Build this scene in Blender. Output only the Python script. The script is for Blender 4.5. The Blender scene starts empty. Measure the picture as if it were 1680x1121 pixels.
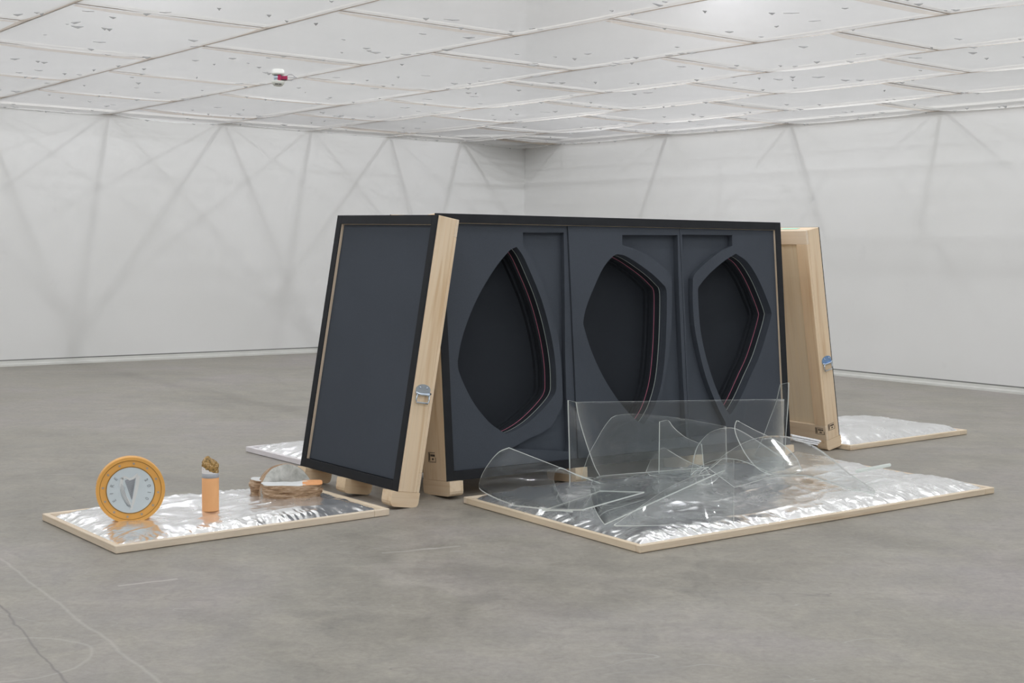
import bpy, bmesh, math, random
from mathutils import Matrix, Vector, noise

random.seed(7)
scene = bpy.context.scene
coll = scene.collection
PI = math.pi

# ------------------------------------------------------------------ camera
FOCAL_PX = 2167.0
PITCH, ROLL = math.radians(3.97), math.radians(0.74)
fwd = Vector((0, math.cos(PITCH), -math.sin(PITCH)))
right = Vector((1, 0, 0))
up = right.cross(fwd)
r2 = right * math.cos(ROLL) + up * math.sin(ROLL)
u2 = up * math.cos(ROLL) - right * math.sin(ROLL)
cam_data = bpy.data.cameras.new('camera')
cam_data.sensor_width = 36.0
cam_data.lens = FOCAL_PX / 1680.0 * 36.0
cam_data.clip_end = 200
cam = bpy.data.objects.new('camera', cam_data)
coll.objects.link(cam)
m = Matrix.Identity(4)
for i in range(3):
    m[i][0], m[i][1], m[i][2] = r2[i], u2[i], -fwd[i]
m.translation = Vector((0, 0, 1.5))
cam.matrix_world = m
scene.camera = cam

# ------------------------------------------------------------------ world, exposure
world = bpy.data.worlds.new('world')
scene.world = world
world.use_nodes = True
world.node_tree.nodes['Background'].inputs[0].default_value = (0.9, 0.93, 1.0, 1)
world.node_tree.nodes['Background'].inputs[1].default_value = 0.05
scene.view_settings.view_transform = 'Standard'
scene.view_settings.look = 'None'
scene.view_settings.gamma = 1.0
scene.view_settings.use_curve_mapping = False
scene.view_settings.exposure = 0.0
scene.cycles.use_denoising = True
scene.cycles.max_bounces = 10
scene.cycles.diffuse_bounces = 4
scene.cycles.glossy_bounces = 4
scene.cycles.transparent_max_bounces = 48
scene.cycles.sample_clamp_indirect = 6.0

# ------------------------------------------------------------------ room axes
CORNER = Vector((0.168, 21.209, 0.0))
DS = Vector((-0.777, -0.630, 0.0)).normalized()      # along the left wall, away from the corner
DT = Vector((0.618, -0.786, 0.0)).normalized()       # along the right wall
HC = 3.148                                           # height of the fabric ceiling
HR = 6.4                                             # height of the roof above it
S_MAX, T_MAX = 17.8, 21.0


def room(s, t, z=0.0):
    return CORNER + DS * s + DT * t + Vector((0, 0, z))


# ------------------------------------------------------------------ lamps above the fabric
LAMP_W = 98.0
LAMP_TINTS = [(0.955, 0.965, 0.97), (0.91, 0.925, 1.0), (0.945, 0.98, 0.97)]
k = 0
for i, s in enumerate((0.55, 3.45, 6.45, 9.45, 12.6, 15.8)):
    for j, t in enumerate((0.8, 4.35, 8.0, 11.6, 15.2, 18.8)):
        if (i, j) in ((0, 0), (1, 0)):     # none over the boarded corner
            continue
        ld = bpy.data.lights.new('ceiling_lamp', 'POINT')
        ld.energy = LAMP_W * (1.7 if (i, j) in ((0, 1), (1, 1)) else 1.0)    # stronger pair beside the boarded corner
        ld.color = LAMP_TINTS[(i * 2 + j) % 3]
        ld.shadow_soft_size = 0.09
        lo = bpy.data.objects.new('ceiling_lamp', ld)
        lo.location = room(s, t, 5.75)
        coll.objects.link(lo)


# ------------------------------------------------------------------ material helpers
def new_mat(name):
    mt = bpy.data.materials.new(name)
    mt.use_nodes = True
    nt = mt.node_tree
    nt.nodes.clear()
    out = nt.nodes.new('ShaderNodeOutputMaterial')
    return mt, nt, out


def node(nt, kind, **kw):
    n = nt.nodes.new(kind)
    for k_, v in kw.items():
        if hasattr(n, k_):
            setattr(n, k_, v)
    return n


def link(nt, a, b):
    nt.links.new(a, b)


def ramp(nt, fac, stops, interp='LINEAR'):
    r = node(nt, 'ShaderNodeValToRGB')
    r.color_ramp.interpolation = interp
    el = r.color_ramp.elements
    while len(el) < len(stops):
        el.new(0.5)
    for e, (p, c) in zip(el, stops):
        e.position = p
        e.color = (*c, 1) if len(c) == 3 else c
    link(nt, fac, r.inputs[0])
    return r.outputs[0]


def mix(nt, fac, a, b, blend='MIX'):
    n = node(nt, 'ShaderNodeMix', data_type='RGBA', blend_type=blend)
    for sock, v in ((n.inputs[0], fac), (n.inputs[6], a), (n.inputs[7], b)):
        if hasattr(v, 'links') or hasattr(v, 'is_output'):
            link(nt, v, sock)
        elif isinstance(v, (int, float)):
            sock.default_value = v
        else:
            sock.default_value = (*v, 1)
    return n.outputs[2]


def tex_noise(nt, vec, scale, detail=4, rough=0.55, dist=0.0, w=None):
    n = node(nt, 'ShaderNodeTexNoise')
    if w is not None:
        n.noise_dimensions = '4D'
        link(nt, w, n.inputs['W'])
    n.inputs['Scale'].default_value = scale
    n.inputs['Detail'].default_value = detail
    n.inputs['Roughness'].default_value = rough
    n.inputs['Distortion'].default_value = dist
    if vec is not None:
        link(nt, vec, n.inputs['Vector'])
    return n.outputs['Fac']


def mapping(nt, scale=(1, 1, 1), coord='Object', rot=(0, 0, 0), loc=(0, 0, 0)):
    tc = node(nt, 'ShaderNodeTexCoord')
    mp = node(nt, 'ShaderNodeMapping')
    mp.inputs['Scale'].default_value = scale
    mp.inputs['Rotation'].default_value = rot
    mp.inputs['Location'].default_value = loc
    link(nt, tc.outputs[coord], mp.inputs['Vector'])
    return mp.outputs[0]


def bump(nt, height, strength=0.2, dist=0.01):
    b = node(nt, 'ShaderNodeBump')
    b.inputs['Strength'].default_value = strength
    b.inputs['Distance'].default_value = dist
    link(nt, height, b.inputs['Height'])
    return b.outputs[0]


def principled(nt, out, color=None, rough=0.5, metal=0.0, normal=None, spec=0.5):
    p = node(nt, 'ShaderNodeBsdfPrincipled')
    if color is not None:
        if hasattr(color, 'is_output'):
            link(nt, color, p.inputs['Base Color'])
        else:
            p.inputs['Base Color'].default_value = (*color, 1)
    if hasattr(rough, 'is_output'):
        link(nt, rough, p.inputs['Roughness'])
    else:
        p.inputs['Roughness'].default_value = rough
    p.inputs['Metallic'].default_value = metal
    p.inputs['Specular IOR Level'].default_value = spec
    if normal is not None:
        link(nt, normal, p.inputs['Normal'])
    link(nt, p.outputs[0], out.inputs[0])
    return p


def plain(name, color, rough=0.6, metal=0.0, spec=0.4, grain=0.0, gscale=40.0, bmp=0.0):
    mt, nt, out = new_mat(name)
    c, nrm = color, None
    if grain or bmp:
        v = mapping(nt)
        f = tex_noise(nt, v, gscale, 4)
        if grain:
            c = mix(nt, f, tuple(max(0, x * (1 - grain)) for x in color), tuple(min(1, x * (1 + grain)) for x in color))
        if bmp:
            nrm = bump(nt, f, bmp, 0.004)
    principled(nt, out, c, rough, metal, nrm, spec)
    return mt


M = {}

# concrete floor: warm grey, cloudy, with scuffs and scratches
mt, nt, out = new_mat('concrete_floor')
geo = node(nt, 'ShaderNodeNewGeometry')
pos = geo.outputs['Position']
n1 = tex_noise(nt, pos, 0.55, 6, 0.6, 0.6)
n2 = tex_noise(nt, pos, 3.2, 6, 0.65, 0.8)
n3 = tex_noise(nt, pos, 38.0, 6, 0.75)
n4 = tex_noise(nt, pos, 9.0, 6, 0.7, 1.5)
c = ramp(nt, n1, [(0.30, (0.252, 0.238, 0.214)), (0.48, (0.300, 0.284, 0.252)), (0.60, (0.310, 0.290, 0.272)), (0.75, (0.330, 0.302, 0.302))])
c = mix(nt, 0.55, c, ramp(nt, n2, [(0.3, (0.36, 0.36, 0.36)), (0.7, (0.64, 0.63, 0.61))]), 'OVERLAY')
c = mix(nt, 0.35, c, ramp(nt, n3, [(0.3, (0.34, 0.34, 0.34)), (0.7, (0.66, 0.66, 0.66))]), 'OVERLAY')
c = mix(nt, 0.40, c, ramp(nt, n4, [(0.25, (0.33, 0.33, 0.32)), (0.45, (0.5, 0.5, 0.5)), (0.72, (0.66, 0.655, 0.64))]), 'OVERLAY')
# long trowel streaks
mp = node(nt, 'ShaderNodeMapping')
mp.inputs['Rotation'].default_value = (0, 0, math.radians(12))
mp.inputs['Scale'].default_value = (0.5, 5.0, 1)
link(nt, pos, mp.inputs[0])
st = tex_noise(nt, mp.outputs[0], 1.6, 5, 0.6, 0.5)
c = mix(nt, 0.16, c, ramp(nt, st, [(0.32, (0.38, 0.38, 0.37)), (0.68, (0.62, 0.62, 0.625))]), 'OVERLAY')


# pale scratches: warped, thin bands broken up by a mask
def scratches(rot, scale, width, seed):
    m1 = node(nt, 'ShaderNodeMapping')
    m1.inputs['Rotation'].default_value = (0, 0, math.radians(rot))
    m1.inputs['Location'].default_value = (seed, seed * 0.7, 0)
    m1.inputs['Scale'].default_value = (0.25, 1.0, 1)
    link(nt, pos, m1.inputs[0])
    f = tex_noise(nt, m1.outputs[0], scale, 2, 0.4, 1.2)
    band = ramp(nt, f, [(0.5 - width, (0, 0, 0)), (0.5, (1, 1, 1)), (0.5 + width, (0, 0, 0))])
    mk = ramp(nt, tex_noise(nt, m1.outputs[0], 2.3, 2), [(0.58, (0, 0, 0)), (0.66, (1, 1, 1))])
    return mix(nt, 1.0, band, mk, 'MULTIPLY')


c = mix(nt, scratches(-25, 3.3, 0.004, 3.1), c, (0.40, 0.385, 0.36))
c = mix(nt, scratches(40, 4.7, 0.004, 8.4), c, (0.22, 0.21, 0.19))
c = mix(nt, scratches(75, 2.6, 0.003, 15.7), c, (0.38, 0.365, 0.345))


def vmath(op, a, b=None):
    n = node(nt, 'ShaderNodeVectorMath', operation=op)
    for sock, v in zip(n.inputs, (a, b)):
        if v is None:
            continue
        if hasattr(v, 'is_output'):
            link(nt, v, sock)
        else:
            sock.default_value = v
    return n


def fmath(op, a, b=None, cc=None):
    n = node(nt, 'ShaderNodeMath', operation=op)
    for sock, v in zip(n.inputs, (a, b, cc)):
        if v is None:
            continue
        if hasattr(v, 'is_output'):
            link(nt, v, sock)
        else:
            sock.default_value = v
    return n.outputs[0]


# an old chalk circle, a long pale line and a hairline crack on the concrete
wob = vmath('SCALE', vmath('SUBTRACT', node(nt, 'ShaderNodeTexNoise').outputs['Color'], (0.5, 0.5, 0.5)).outputs[0])
wn = [n for n in nt.nodes if n.type == 'TEX_NOISE'][-1]
wn.inputs['Scale'].default_value = 5.0
link(nt, pos, wn.inputs['Vector'])
wob.inputs['Scale'].default_value = 0.05
wpos = vmath('ADD', pos, wob.outputs[0]).outputs[0]
dc = vmath('LENGTH', vmath('SUBTRACT', wpos, (-1.77, 4.69, 0)).outputs[0]).outputs['Value']
ring = fmath('SUBTRACT', 1.0, fmath('SMOOTH_MIN', fmath('MULTIPLY', fmath('ABSOLUTE', fmath('SUBTRACT', dc, 0.25)), 90.0), 1.0, 0.2))
c = mix(nt, fmath('MULTIPLY', ring, 0.28), c, (0.56, 0.54, 0.51))


def line_mask(p0, p1, width, amp):
    d = (Vector(p1) - Vector(p0)).normalized()
    nrm = (-d.y, d.x, 0)
    rel = vmath('SUBTRACT', wpos, (p0[0], p0[1], 0)).outputs[0]
    dist = fmath('ABSOLUTE', vmath('DOT_PRODUCT', rel, nrm).outputs['Value'])
    f = fmath('SUBTRACT', 1.0, fmath('MINIMUM', fmath('DIVIDE', dist, width), 1.0))
    along = vmath('DOT_PRODUCT', rel, (d.x, d.y, 0)).outputs['Value']
    lim = fmath('MULTIPLY', fmath('GREATER_THAN', along, 0.0), fmath('LESS_THAN', along, (Vector(p1) - Vector(p0)).length))
    return fmath('MULTIPLY', fmath('MULTIPLY', f, lim), amp)


c = mix(nt, line_mask((-2.6, 6.46), (-1.0, 4.17), 0.012, 0.28), c, (0.58, 0.56, 0.53))
c = mix(nt, line_mask((-2.25, 5.62), (-1.4, 4.25), 0.008, 0.6), c, (0.12, 0.115, 0.11))
c = mix(nt, line_mask((-1.72, 5.72), (-1.50, 5.87), 0.015, 0.55), c, (0.62, 0.60, 0.57))
c = mix(nt, line_mask((-0.63, 6.42), (-0.25, 6.60), 0.018, 0.35), c, (0.60, 0.585, 0.56))
rgh = ramp(nt, n2, [(0.3, (0.42, 0.42, 0.42)), (0.7, (0.6, 0.6, 0.6))])
principled(nt, out, c, rgh, 0, bump(nt, n3, 0.06, 0.004), 0.42)
M['floor'] = mt

# white wall paint, slightly grubby
mt, nt, out = new_mat('wall_paint')
geo = node(nt, 'ShaderNodeNewGeometry')
pos = geo.outputs['Position']
n1 = tex_noise(nt, pos, 0.5, 4, 0.55)
c = ramp(nt, n1, [(0.3, (0.755, 0.755, 0.745)), (0.7, (0.80, 0.80, 0.795))])
n2 = tex_noise(nt, pos, 3.2, 3, 0.5)
c = mix(nt, ramp(nt, n2, [(0.70, (0, 0, 0)), (0.82, (0.16, 0.16, 0.16))]), c, (0.55, 0.55, 0.55))
principled(nt, out, c, 0.7, 0, bump(nt, tex_noise(nt, pos, 90, 3), 0.05, 0.003), 0.25)
M['wall'] = mt
M['roof'] = plain('dark_plenum', (0.27, 0.265, 0.26), 0.9, spec=0.1, grain=0.08, gscale=2)  # kept dark so less light shows through the fabric
M['base'] = plain('baseboard_paint', (0.62, 0.62, 0.59), 0.6, grain=0.08, gscale=6)
M['gap'] = plain('dark_gap', (0.22, 0.22, 0.21), 0.8, grain=0.25, gscale=5)


def cloth_mat(name, col, transp, transl, diff):
    mt, nt, out = new_mat(name)
    f = tex_noise(nt, mapping(nt, (1, 1, 1)), 2.5, 4)
    cc = mix(nt, f, tuple(x * 0.96 for x in col), tuple(min(1, x * 1.03) for x in col))
    tp = node(nt, 'ShaderNodeBsdfTransparent')
    tl = node(nt, 'ShaderNodeBsdfTranslucent')
    df = node(nt, 'ShaderNodeBsdfDiffuse')
    link(nt, cc, tl.inputs[0])
    link(nt, cc, df.inputs[0])
    a = node(nt, 'ShaderNodeMixShader')
    a.inputs[0].default_value = diff / (transl + diff)
    link(nt, tl.outputs[0], a.inputs[1])
    link(nt, df.outputs[0], a.inputs[2])
    b = node(nt, 'ShaderNodeMixShader')
    b.inputs[0].default_value = 1 - transp
    link(nt, tp.outputs[0], b.inputs[1])
    link(nt, a.outputs[0], b.inputs[2])
    link(nt, b.outputs[0], out.inputs[0])
    return mt


M['fabric'] = cloth_mat('ceiling_fabric', (0.93, 0.93, 0.925), 0.57, 0.24, 0.19)
M['hem'] = cloth_mat('ceiling_hem', (0.93, 0.80, 0.66), 0.64, 0.06, 0.30)
M['mark'] = plain('fabric_mark', (0.34, 0.34, 0.34), 0.9, grain=0.3, gscale=20)
M['seam'] = plain('seam_tape', (0.42, 0.37, 0.33), 0.8, grain=0.3, gscale=12)
M['batten'] = plain('roof_batten', (0.50, 0.48, 0.45), 0.7, grain=0.15, gscale=8)
M['board'] = plain('roof_board', (0.45, 0.44, 0.42), 0.8, grain=0.1, gscale=8)


def wood_mat(name, light, dark, knots=True, rough=0.55):
    mt, nt, out = new_mat(name)
    oi = node(nt, 'ShaderNodeObjectInfo')
    rnd = node(nt, 'ShaderNodeMath', operation='MULTIPLY')
    link(nt, oi.outputs['Random'], rnd.inputs[0])
    rnd.inputs[1].default_value = 37.0
    v = mapping(nt, (0.55, 9.0, 9.0))
    g1 = tex_noise(nt, v, 2.2, 3, 0.5, 0.9, w=rnd.outputs[0])
    v2 = mapping(nt, (1.2, 60.0, 60.0))
    g2 = tex_noise(nt, v2, 2.0, 4, 0.6, 0.2, w=rnd.outputs[0])
    c = ramp(nt, g1, [(0.28, dark), (0.46, light), (0.62, tuple(min(1, x * 1.04) for x in light)), (0.78, tuple(a * 0.6 + b * 0.4 for a, b in zip(light, dark)))])
    c = mix(nt, 0.30, c, ramp(nt, g2, [(0.3, (0.38, 0.37, 0.35)), (0.7, (0.6, 0.6, 0.6))]), 'OVERLAY')
    hue = ramp(nt, oi.outputs['Random'], [(0.0, (0.46, 0.45, 0.43)), (0.5, (0.52, 0.5, 0.49)), (1.0, (0.55, 0.55, 0.55))])
    c = mix(nt, 0.8, c, hue, 'OVERLAY')
    if knots:
        vo = node(nt, 'ShaderNodeTexVoronoi')
        vo.voronoi_dimensions = '4D'
        link(nt, rnd.outputs[0], vo.inputs['W'])
        vo.inputs['Scale'].default_value = 2.1
        link(nt, mapping(nt, (1.0, 1.4, 1.4)), vo.inputs['Vector'])
        kn = ramp(nt, vo.outputs['Distance'], [(0.0, (0.75, 0.75, 0.75)), (0.035, (0.35, 0.35, 0.35)), (0.07, (0, 0, 0))])
        c = mix(nt, kn, c, (0.24, 0.115, 0.05))
    principled(nt, out, c, rough, 0, bump(nt, g2, 0.08, 0.002), 0.35)
    return mt


M['pine'] = wood_mat('pine_boards', (0.82, 0.65, 0.465), (0.71, 0.51, 0.32))
M['pine_pale'] = wood_mat('pale_pine', (0.80, 0.665, 0.515), (0.70, 0.54, 0.38))
M['ply'] = wood_mat('plywood', (0.84, 0.735, 0.57), (0.79, 0.67, 0.49), knots=False)
M['lilac'] = plain('whitewashed_batten', (0.80, 0.765, 0.79), 0.6, grain=0.06, gscale=9)
M['strip'] = wood_mat('lid_batten_pine', (0.80, 0.685, 0.55), (0.72, 0.58, 0.43), knots=False)


def foam_mat(name, col, fine=420.0):
    mt, nt, out = new_mat(name)
    f = tex_noise(nt, mapping(nt), fine, 2, 0.5)
    g = tex_noise(nt, mapping(nt), 2.0, 4, 0.5)
    c = mix(nt, f, tuple(x * 0.75 for x in col), tuple(x * 1.25 for x in col))
    c = mix(nt, 0.25, c, ramp(nt, g, [(0.3, (0.42, 0.42, 0.42)), (0.7, (0.58, 0.58, 0.58))]), 'OVERLAY')
    principled(nt, out, c, 0.85, 0, bump(nt, f, 0.15, 0.002), 0.2)
    return mt


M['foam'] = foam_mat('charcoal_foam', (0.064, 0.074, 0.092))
M['foam_deep'] = foam_mat('dim_foam', (0.026, 0.030, 0.037))  # dimness inside the hollows is put into this darker foam colour
M['foam_pink'] = plain('pink_foam_line', (0.66, 0.20, 0.30), 0.8, grain=0.1)
M['foam_grey'] = plain('grey_foam_line', (0.50, 0.56, 0.52), 0.8, grain=0.1)
M['black'] = plain('black_rubber_edge', (0.014, 0.0155, 0.019), 0.6, spec=0.25, grain=0.35, gscale=9, bmp=0.05)
M['void'] = plain('dark_tray', (0.06, 0.058, 0.055), 0.7, grain=0.2)
M['ink'] = plain('stencil_ink', (0.05, 0.035, 0.03), 0.8, grain=0.3, gscale=200)

# crumpled silver foil
mt, nt, out = new_mat('silver_foil')
v = mapping(nt)
w1 = tex_noise(nt, v, 5.0, 4, 0.6, 1.4)
w2 = tex_noise(nt, mapping(nt, (6, 26, 8)), 2.2, 4, 0.6, 0.8)
h = mix(nt, 0.45, w1, w2)
rg = ramp(nt, w1, [(0.35, (0.17, 0.17, 0.17)), (0.65, (0.29, 0.29, 0.29))])
principled(nt, out, (0.95, 0.955, 0.96), rg, 0.84, bump(nt, h, 0.06, 0.03))
M['foil'] = mt

# clear acrylic: Fresnel reflection over a clear body, cut edges whitened for the light they guide
mt, nt, out = new_mat('clear_acrylic')
lw_ = node(nt, 'ShaderNodeLayerWeight')
lw_.inputs[0].default_value = 0.5
p5 = node(nt, 'ShaderNodeMath', operation='POWER')
link(nt, lw_.outputs['Facing'], p5.inputs[0])
p5.inputs[1].default_value = 5.0
fr = node(nt, 'ShaderNodeMath', operation='MULTIPLY_ADD')
link(nt, p5.outputs[0], fr.inputs[0])
fr.inputs[1].default_value = 0.94
fr.inputs[2].default_value = 0.042
gl = node(nt, 'ShaderNodeBsdfGlossy')
gl.inputs['Roughness'].default_value = 0.045
tp = node(nt, 'ShaderNodeBsdfTransparent')
tp.inputs[0].default_value = (0.972, 0.982, 0.980, 1)
ms = node(nt, 'ShaderNodeMixShader')
link(nt, fr.outputs[0], ms.inputs[0])
dfa = node(nt, 'ShaderNodeBsdfTranslucent')          # slight milky haze put into the plastic
dfa.inputs[0].default_value = (0.9, 0.93, 0.95, 1)
hz = node(nt, 'ShaderNodeMixShader')
hzf = ramp(nt, tex_noise(nt, mapping(nt, (2, 2, 2)), 2.0, 3), [(0.35, (0.012, 0.012, 0.012)), (0.65, (0.05, 0.05, 0.05))])
link(nt, hzf, hz.inputs[0])
link(nt, tp.outputs[0], hz.inputs[1])
link(nt, dfa.outputs[0], hz.inputs[2])
link(nt, hz.outputs[0], ms.inputs[1])
link(nt, gl.outputs[0], ms.inputs[2])
link(nt, ms.outputs[0], out.inputs[0])
M['acrylic'] = mt
mt, nt, out = new_mat('acrylic_cut_edge')
df = node(nt, 'ShaderNodeBsdfDiffuse')
tl = node(nt, 'ShaderNodeBsdfTranslucent')
tp = node(nt, 'ShaderNodeBsdfTransparent')
f = tex_noise(nt, mapping(nt), 30, 2)
cc = mix(nt, f, (0.86, 0.91, 0.88), (0.94, 0.97, 0.94))
link(nt, cc, df.inputs[0])
link(nt, cc, tl.inputs[0])
a = node(nt, 'ShaderNodeMixShader')
a.inputs[0].default_value = 0.5
link(nt, df.outputs[0], a.inputs[1])
link(nt, tl.outputs[0], a.inputs[2])
b = node(nt, 'ShaderNodeMixShader')
b.inputs[0].default_value = 0.85
link(nt, tp.outputs[0], b.inputs[1])
link(nt, a.outputs[0], b.inputs[2])
link(nt, b.outputs[0], out.inputs[0])
M['acrylic_edge'] = mt

M['zinc'] = plain('zinc_plated_steel', (0.62, 0.70, 0.80), 0.22, 1.0, grain=0.1, gscale=30)
M['zinc_blue'] = plain('blue_passivated_steel', (0.30, 0.48, 0.80), 0.25, 1.0, grain=0.15, gscale=25)
M['orange'] = plain('orange_coin_paint', (0.90, 0.47, 0.12), 0.45, grain=0.08, gscale=14, bmp=0.05)
M['groove'] = plain('coin_groove', (0.40, 0.22, 0.06), 0.6, grain=0.1)
M['pale'] = plain('pale_blue_coin_paint', (0.70, 0.78, 0.82), 0.5, grain=0.05, gscale=16)
M['relief'] = plain('coin_relief_white', (0.80, 0.82, 0.82), 0.5, grain=0.05)
M['pencil'] = plain('grey_coin_drawing', (0.34, 0.37, 0.40), 0.7, grain=0.2, gscale=60)
M['star'] = plain('grey_coin_star', (0.44, 0.40, 0.36), 0.6, grain=0.2)
M['filter'] = plain('orange_filter_paper', (0.90, 0.47, 0.21), 0.6, grain=0.1, gscale=10)
M['paper'] = plain('white_paper', (0.86, 0.86, 0.88), 0.6, grain=0.05)
M['band'] = plain('grey_paper_band', (0.46, 0.48, 0.52), 0.5, grain=0.1)
M['red'] = plain('red_tape', (0.42, 0.02, 0.09), 0.5, grain=0.15)
M['wire'] = plain('grey_cable', (0.45, 0.45, 0.47), 0.5, grain=0.1)
M['plastic'] = plain('off_white_plastic', (0.70, 0.71, 0.66), 0.4, grain=0.04)
M['slot'] = plain('dark_slot', (0.03, 0.03, 0.03), 0.6, grain=0.1)
M['mint'] = plain('mint_tape', (0.45, 0.80, 0.66), 0.6, grain=0.1)

mt, nt, out = new_mat('burnt_tobacco')
f = tex_noise(nt, mapping(nt), 60, 4, 0.7)
c = ramp(nt, f, [(0.32, (0.05, 0.025, 0.012)), (0.46, (0.33, 0.20, 0.05)), (0.58, (0.55, 0.34, 0.12)), (0.68, (0.80, 0.66, 0.46))])
principled(nt, out, c, 0.5, 0, bump(nt, f, 0.6, 0.01), 0.5)
M['tobacco'] = mt

mt, nt, out = new_mat('brown_crust')
f = tex_noise(nt, mapping(nt, (4, 4, 22)), 3, 4, 0.65, 0.8)
c = ramp(nt, f, [(0.3, (0.20, 0.12, 0.065)), (0.5, (0.42, 0.28, 0.17)), (0.62, (0.56, 0.41, 0.29)), (0.75, (0.70, 0.58, 0.45))])
principled(nt, out, c, 0.7, 0, bump(nt, f, 0.5, 0.01), 0.3)
M['crust'] = mt

mt, nt, out = new_mat('mottled_grey_crumb')
f = tex_noise(nt, mapping(nt), 14, 5, 0.65, 0.6)
c = ramp(nt, f, [(0.30, (0.42, 0.43, 0.40)), (0.47, (0.62, 0.63, 0.60)), (0.6, (0.74, 0.74, 0.71)), (0.75, (0.62, 0.52, 0.42))])
principled(nt, out, c, 0.8, 0, bump(nt, f, 0.4, 0.008), 0.2)
M['crumb'] = mt
M['icing'] = plain('white_glaze', (0.82, 0.84, 0.84), 0.5, grain=0.05, gscale=20)
M['apricot'] = plain('apricot_paint', (0.90, 0.42, 0.17), 0.6, grain=0.12, gscale=50)


# ------------------------------------------------------------------ object helpers
def mesh_obj(name, verts, faces, mat, parent=None, smooth=False, mats=None, fmat=None):
    me = bpy.data.meshes.new(name)
    me.from_pydata([tuple(v) for v in verts], [], faces)
    for mm in (mats or [mat]):
        me.materials.append(mm)
    if fmat:
        me.polygons.foreach_set('material_index', fmat)
    if smooth:
        me.polygons.foreach_set('use_smooth', [True] * len(me.polygons))
    me.update()
    o = bpy.data.objects.new(name, me)
    coll.objects.link(o)
    if parent:
        o.parent = parent
    return o


def bm_obj(name, bm, mat, parent=None, smooth=False, mats=None):
    me = bpy.data.meshes.new(name)
    bmesh.ops.recalc_face_normals(bm, faces=bm.faces)
    bm.to_mesh(me)
    bm.free()
    for mm in (mats or [mat]):
        me.materials.append(mm)
    if smooth:
        me.polygons.foreach_set('use_smooth', [True] * len(me.polygons))
    o = bpy.data.objects.new(name, me)
    coll.objects.link(o)
    if parent:
        o.parent = parent
    return o


def tag(o, label, cat=None, group=None, kind=None):
    o['label'] = label
    if cat:
        o['category'] = cat
    if group:
        o['group'] = group
    if kind:
        o['kind'] = kind
    return o


def thing(name, label, cat, mat4=None, group=None):
    e = bpy.data.objects.new(name, None)
    e.empty_display_size = 0.1
    coll.objects.link(e)
    if mat4 is not None:
        e.matrix_world = mat4
    return tag(e, label, cat, group)


ROT = {0: Matrix.Identity(3),
       1: Matrix(((0, -1, 0), (1, 0, 0), (0, 0, 1))),
       2: Matrix(((0, 0, -1), (0, 1, 0), (1, 0, 0)))}


def board(name, lo, hi, mat, parent, axis=None, bev=0.003):
    """A sawn board between two corners; its grain runs along its longest side."""
    lo, hi = Vector(lo), Vector(hi)
    d = hi - lo
    if axis is None:
        axis = max(range(3), key=lambda i_: d[i_])
    R = ROT[axis]
    ld = [abs(x) for x in (R.transposed() @ d)]
    bm = bmesh.new()
    bmesh.ops.create_cube(bm, size=1.0)
    for v_ in bm.verts:
        v_.co = Vector((v_.co.x * ld[0], v_.co.y * ld[1], v_.co.z * ld[2]))
    if bev:
        bmesh.ops.bevel(bm, geom=bm.edges[:], offset=min(bev, min(ld) * 0.3), segments=1, affect='EDGES')
    o = bm_obj(name, bm, mat, parent)
    mm = R.to_4x4()
    mm.translation = (lo + hi) / 2
    o.matrix_local = mm
    return o


def prism(name, outer, holes, y0, y1, mat, parent):
    """Plate in the x-z plane with holes, from depth y0 to y1."""
    bm = bmesh.new()
    loops = [outer] + list(holes)
    edges = []
    for lp in loops:
        vs = [bm.verts.new((p[0], y0, p[1])) for p in lp]
        edges += [bm.edges.new((vs[i_], vs[(i_ + 1) % len(vs)])) for i_ in range(len(vs))]
    bmesh.ops.triangle_fill(bm, use_beauty=True, use_dissolve=False, edges=edges)
    bmesh.ops.recalc_face_normals(bm, faces=bm.faces)
    r_ = bmesh.ops.extrude_face_region(bm, geom=bm.faces[:])
    for g in r_['geom']:
        if isinstance(g, bmesh.types.BMVert):
            g.co.y = y1
    return bm_obj(name, bm, mat, parent)


def smooth_loop(pts, sub=4, closed=True, corner_deg=28):
    """Catmull-Rom through the points; sharp corners stay sharp."""
    P = [Vector((p[0], p[1])) for p in pts]
    n = len(P)
    res = []
    sharp = []
    for i_ in range(n):
        a_, b_, c_ = P[i_ - 1], P[i_], P[(i_ + 1) % n]
        sharp.append((b_ - a_).angle(c_ - b_, 0) > math.radians(corner_deg))
    for i_ in range(n):
        p1, p2 = P[i_], P[(i_ + 1) % n]
        p0 = P[i_ - 1] if not sharp[i_] else p1 - (p2 - p1)
        p3 = P[(i_ + 2) % n] if not sharp[(i_ + 1) % n] else p2 + (p2 - p1)
        for k_ in range(sub):
            t_ = k_ / sub
            res.append(0.5 * ((2 * p1) + (p2 - p0) * t_ + (2 * p0 - 5 * p1 + 4 * p2 - p3) * t_ ** 2 + (3 * p1 - p0 - 3 * p2 + p3) * t_ ** 3))
    return [(v_.x, v_.y) for v_ in res]


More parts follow.
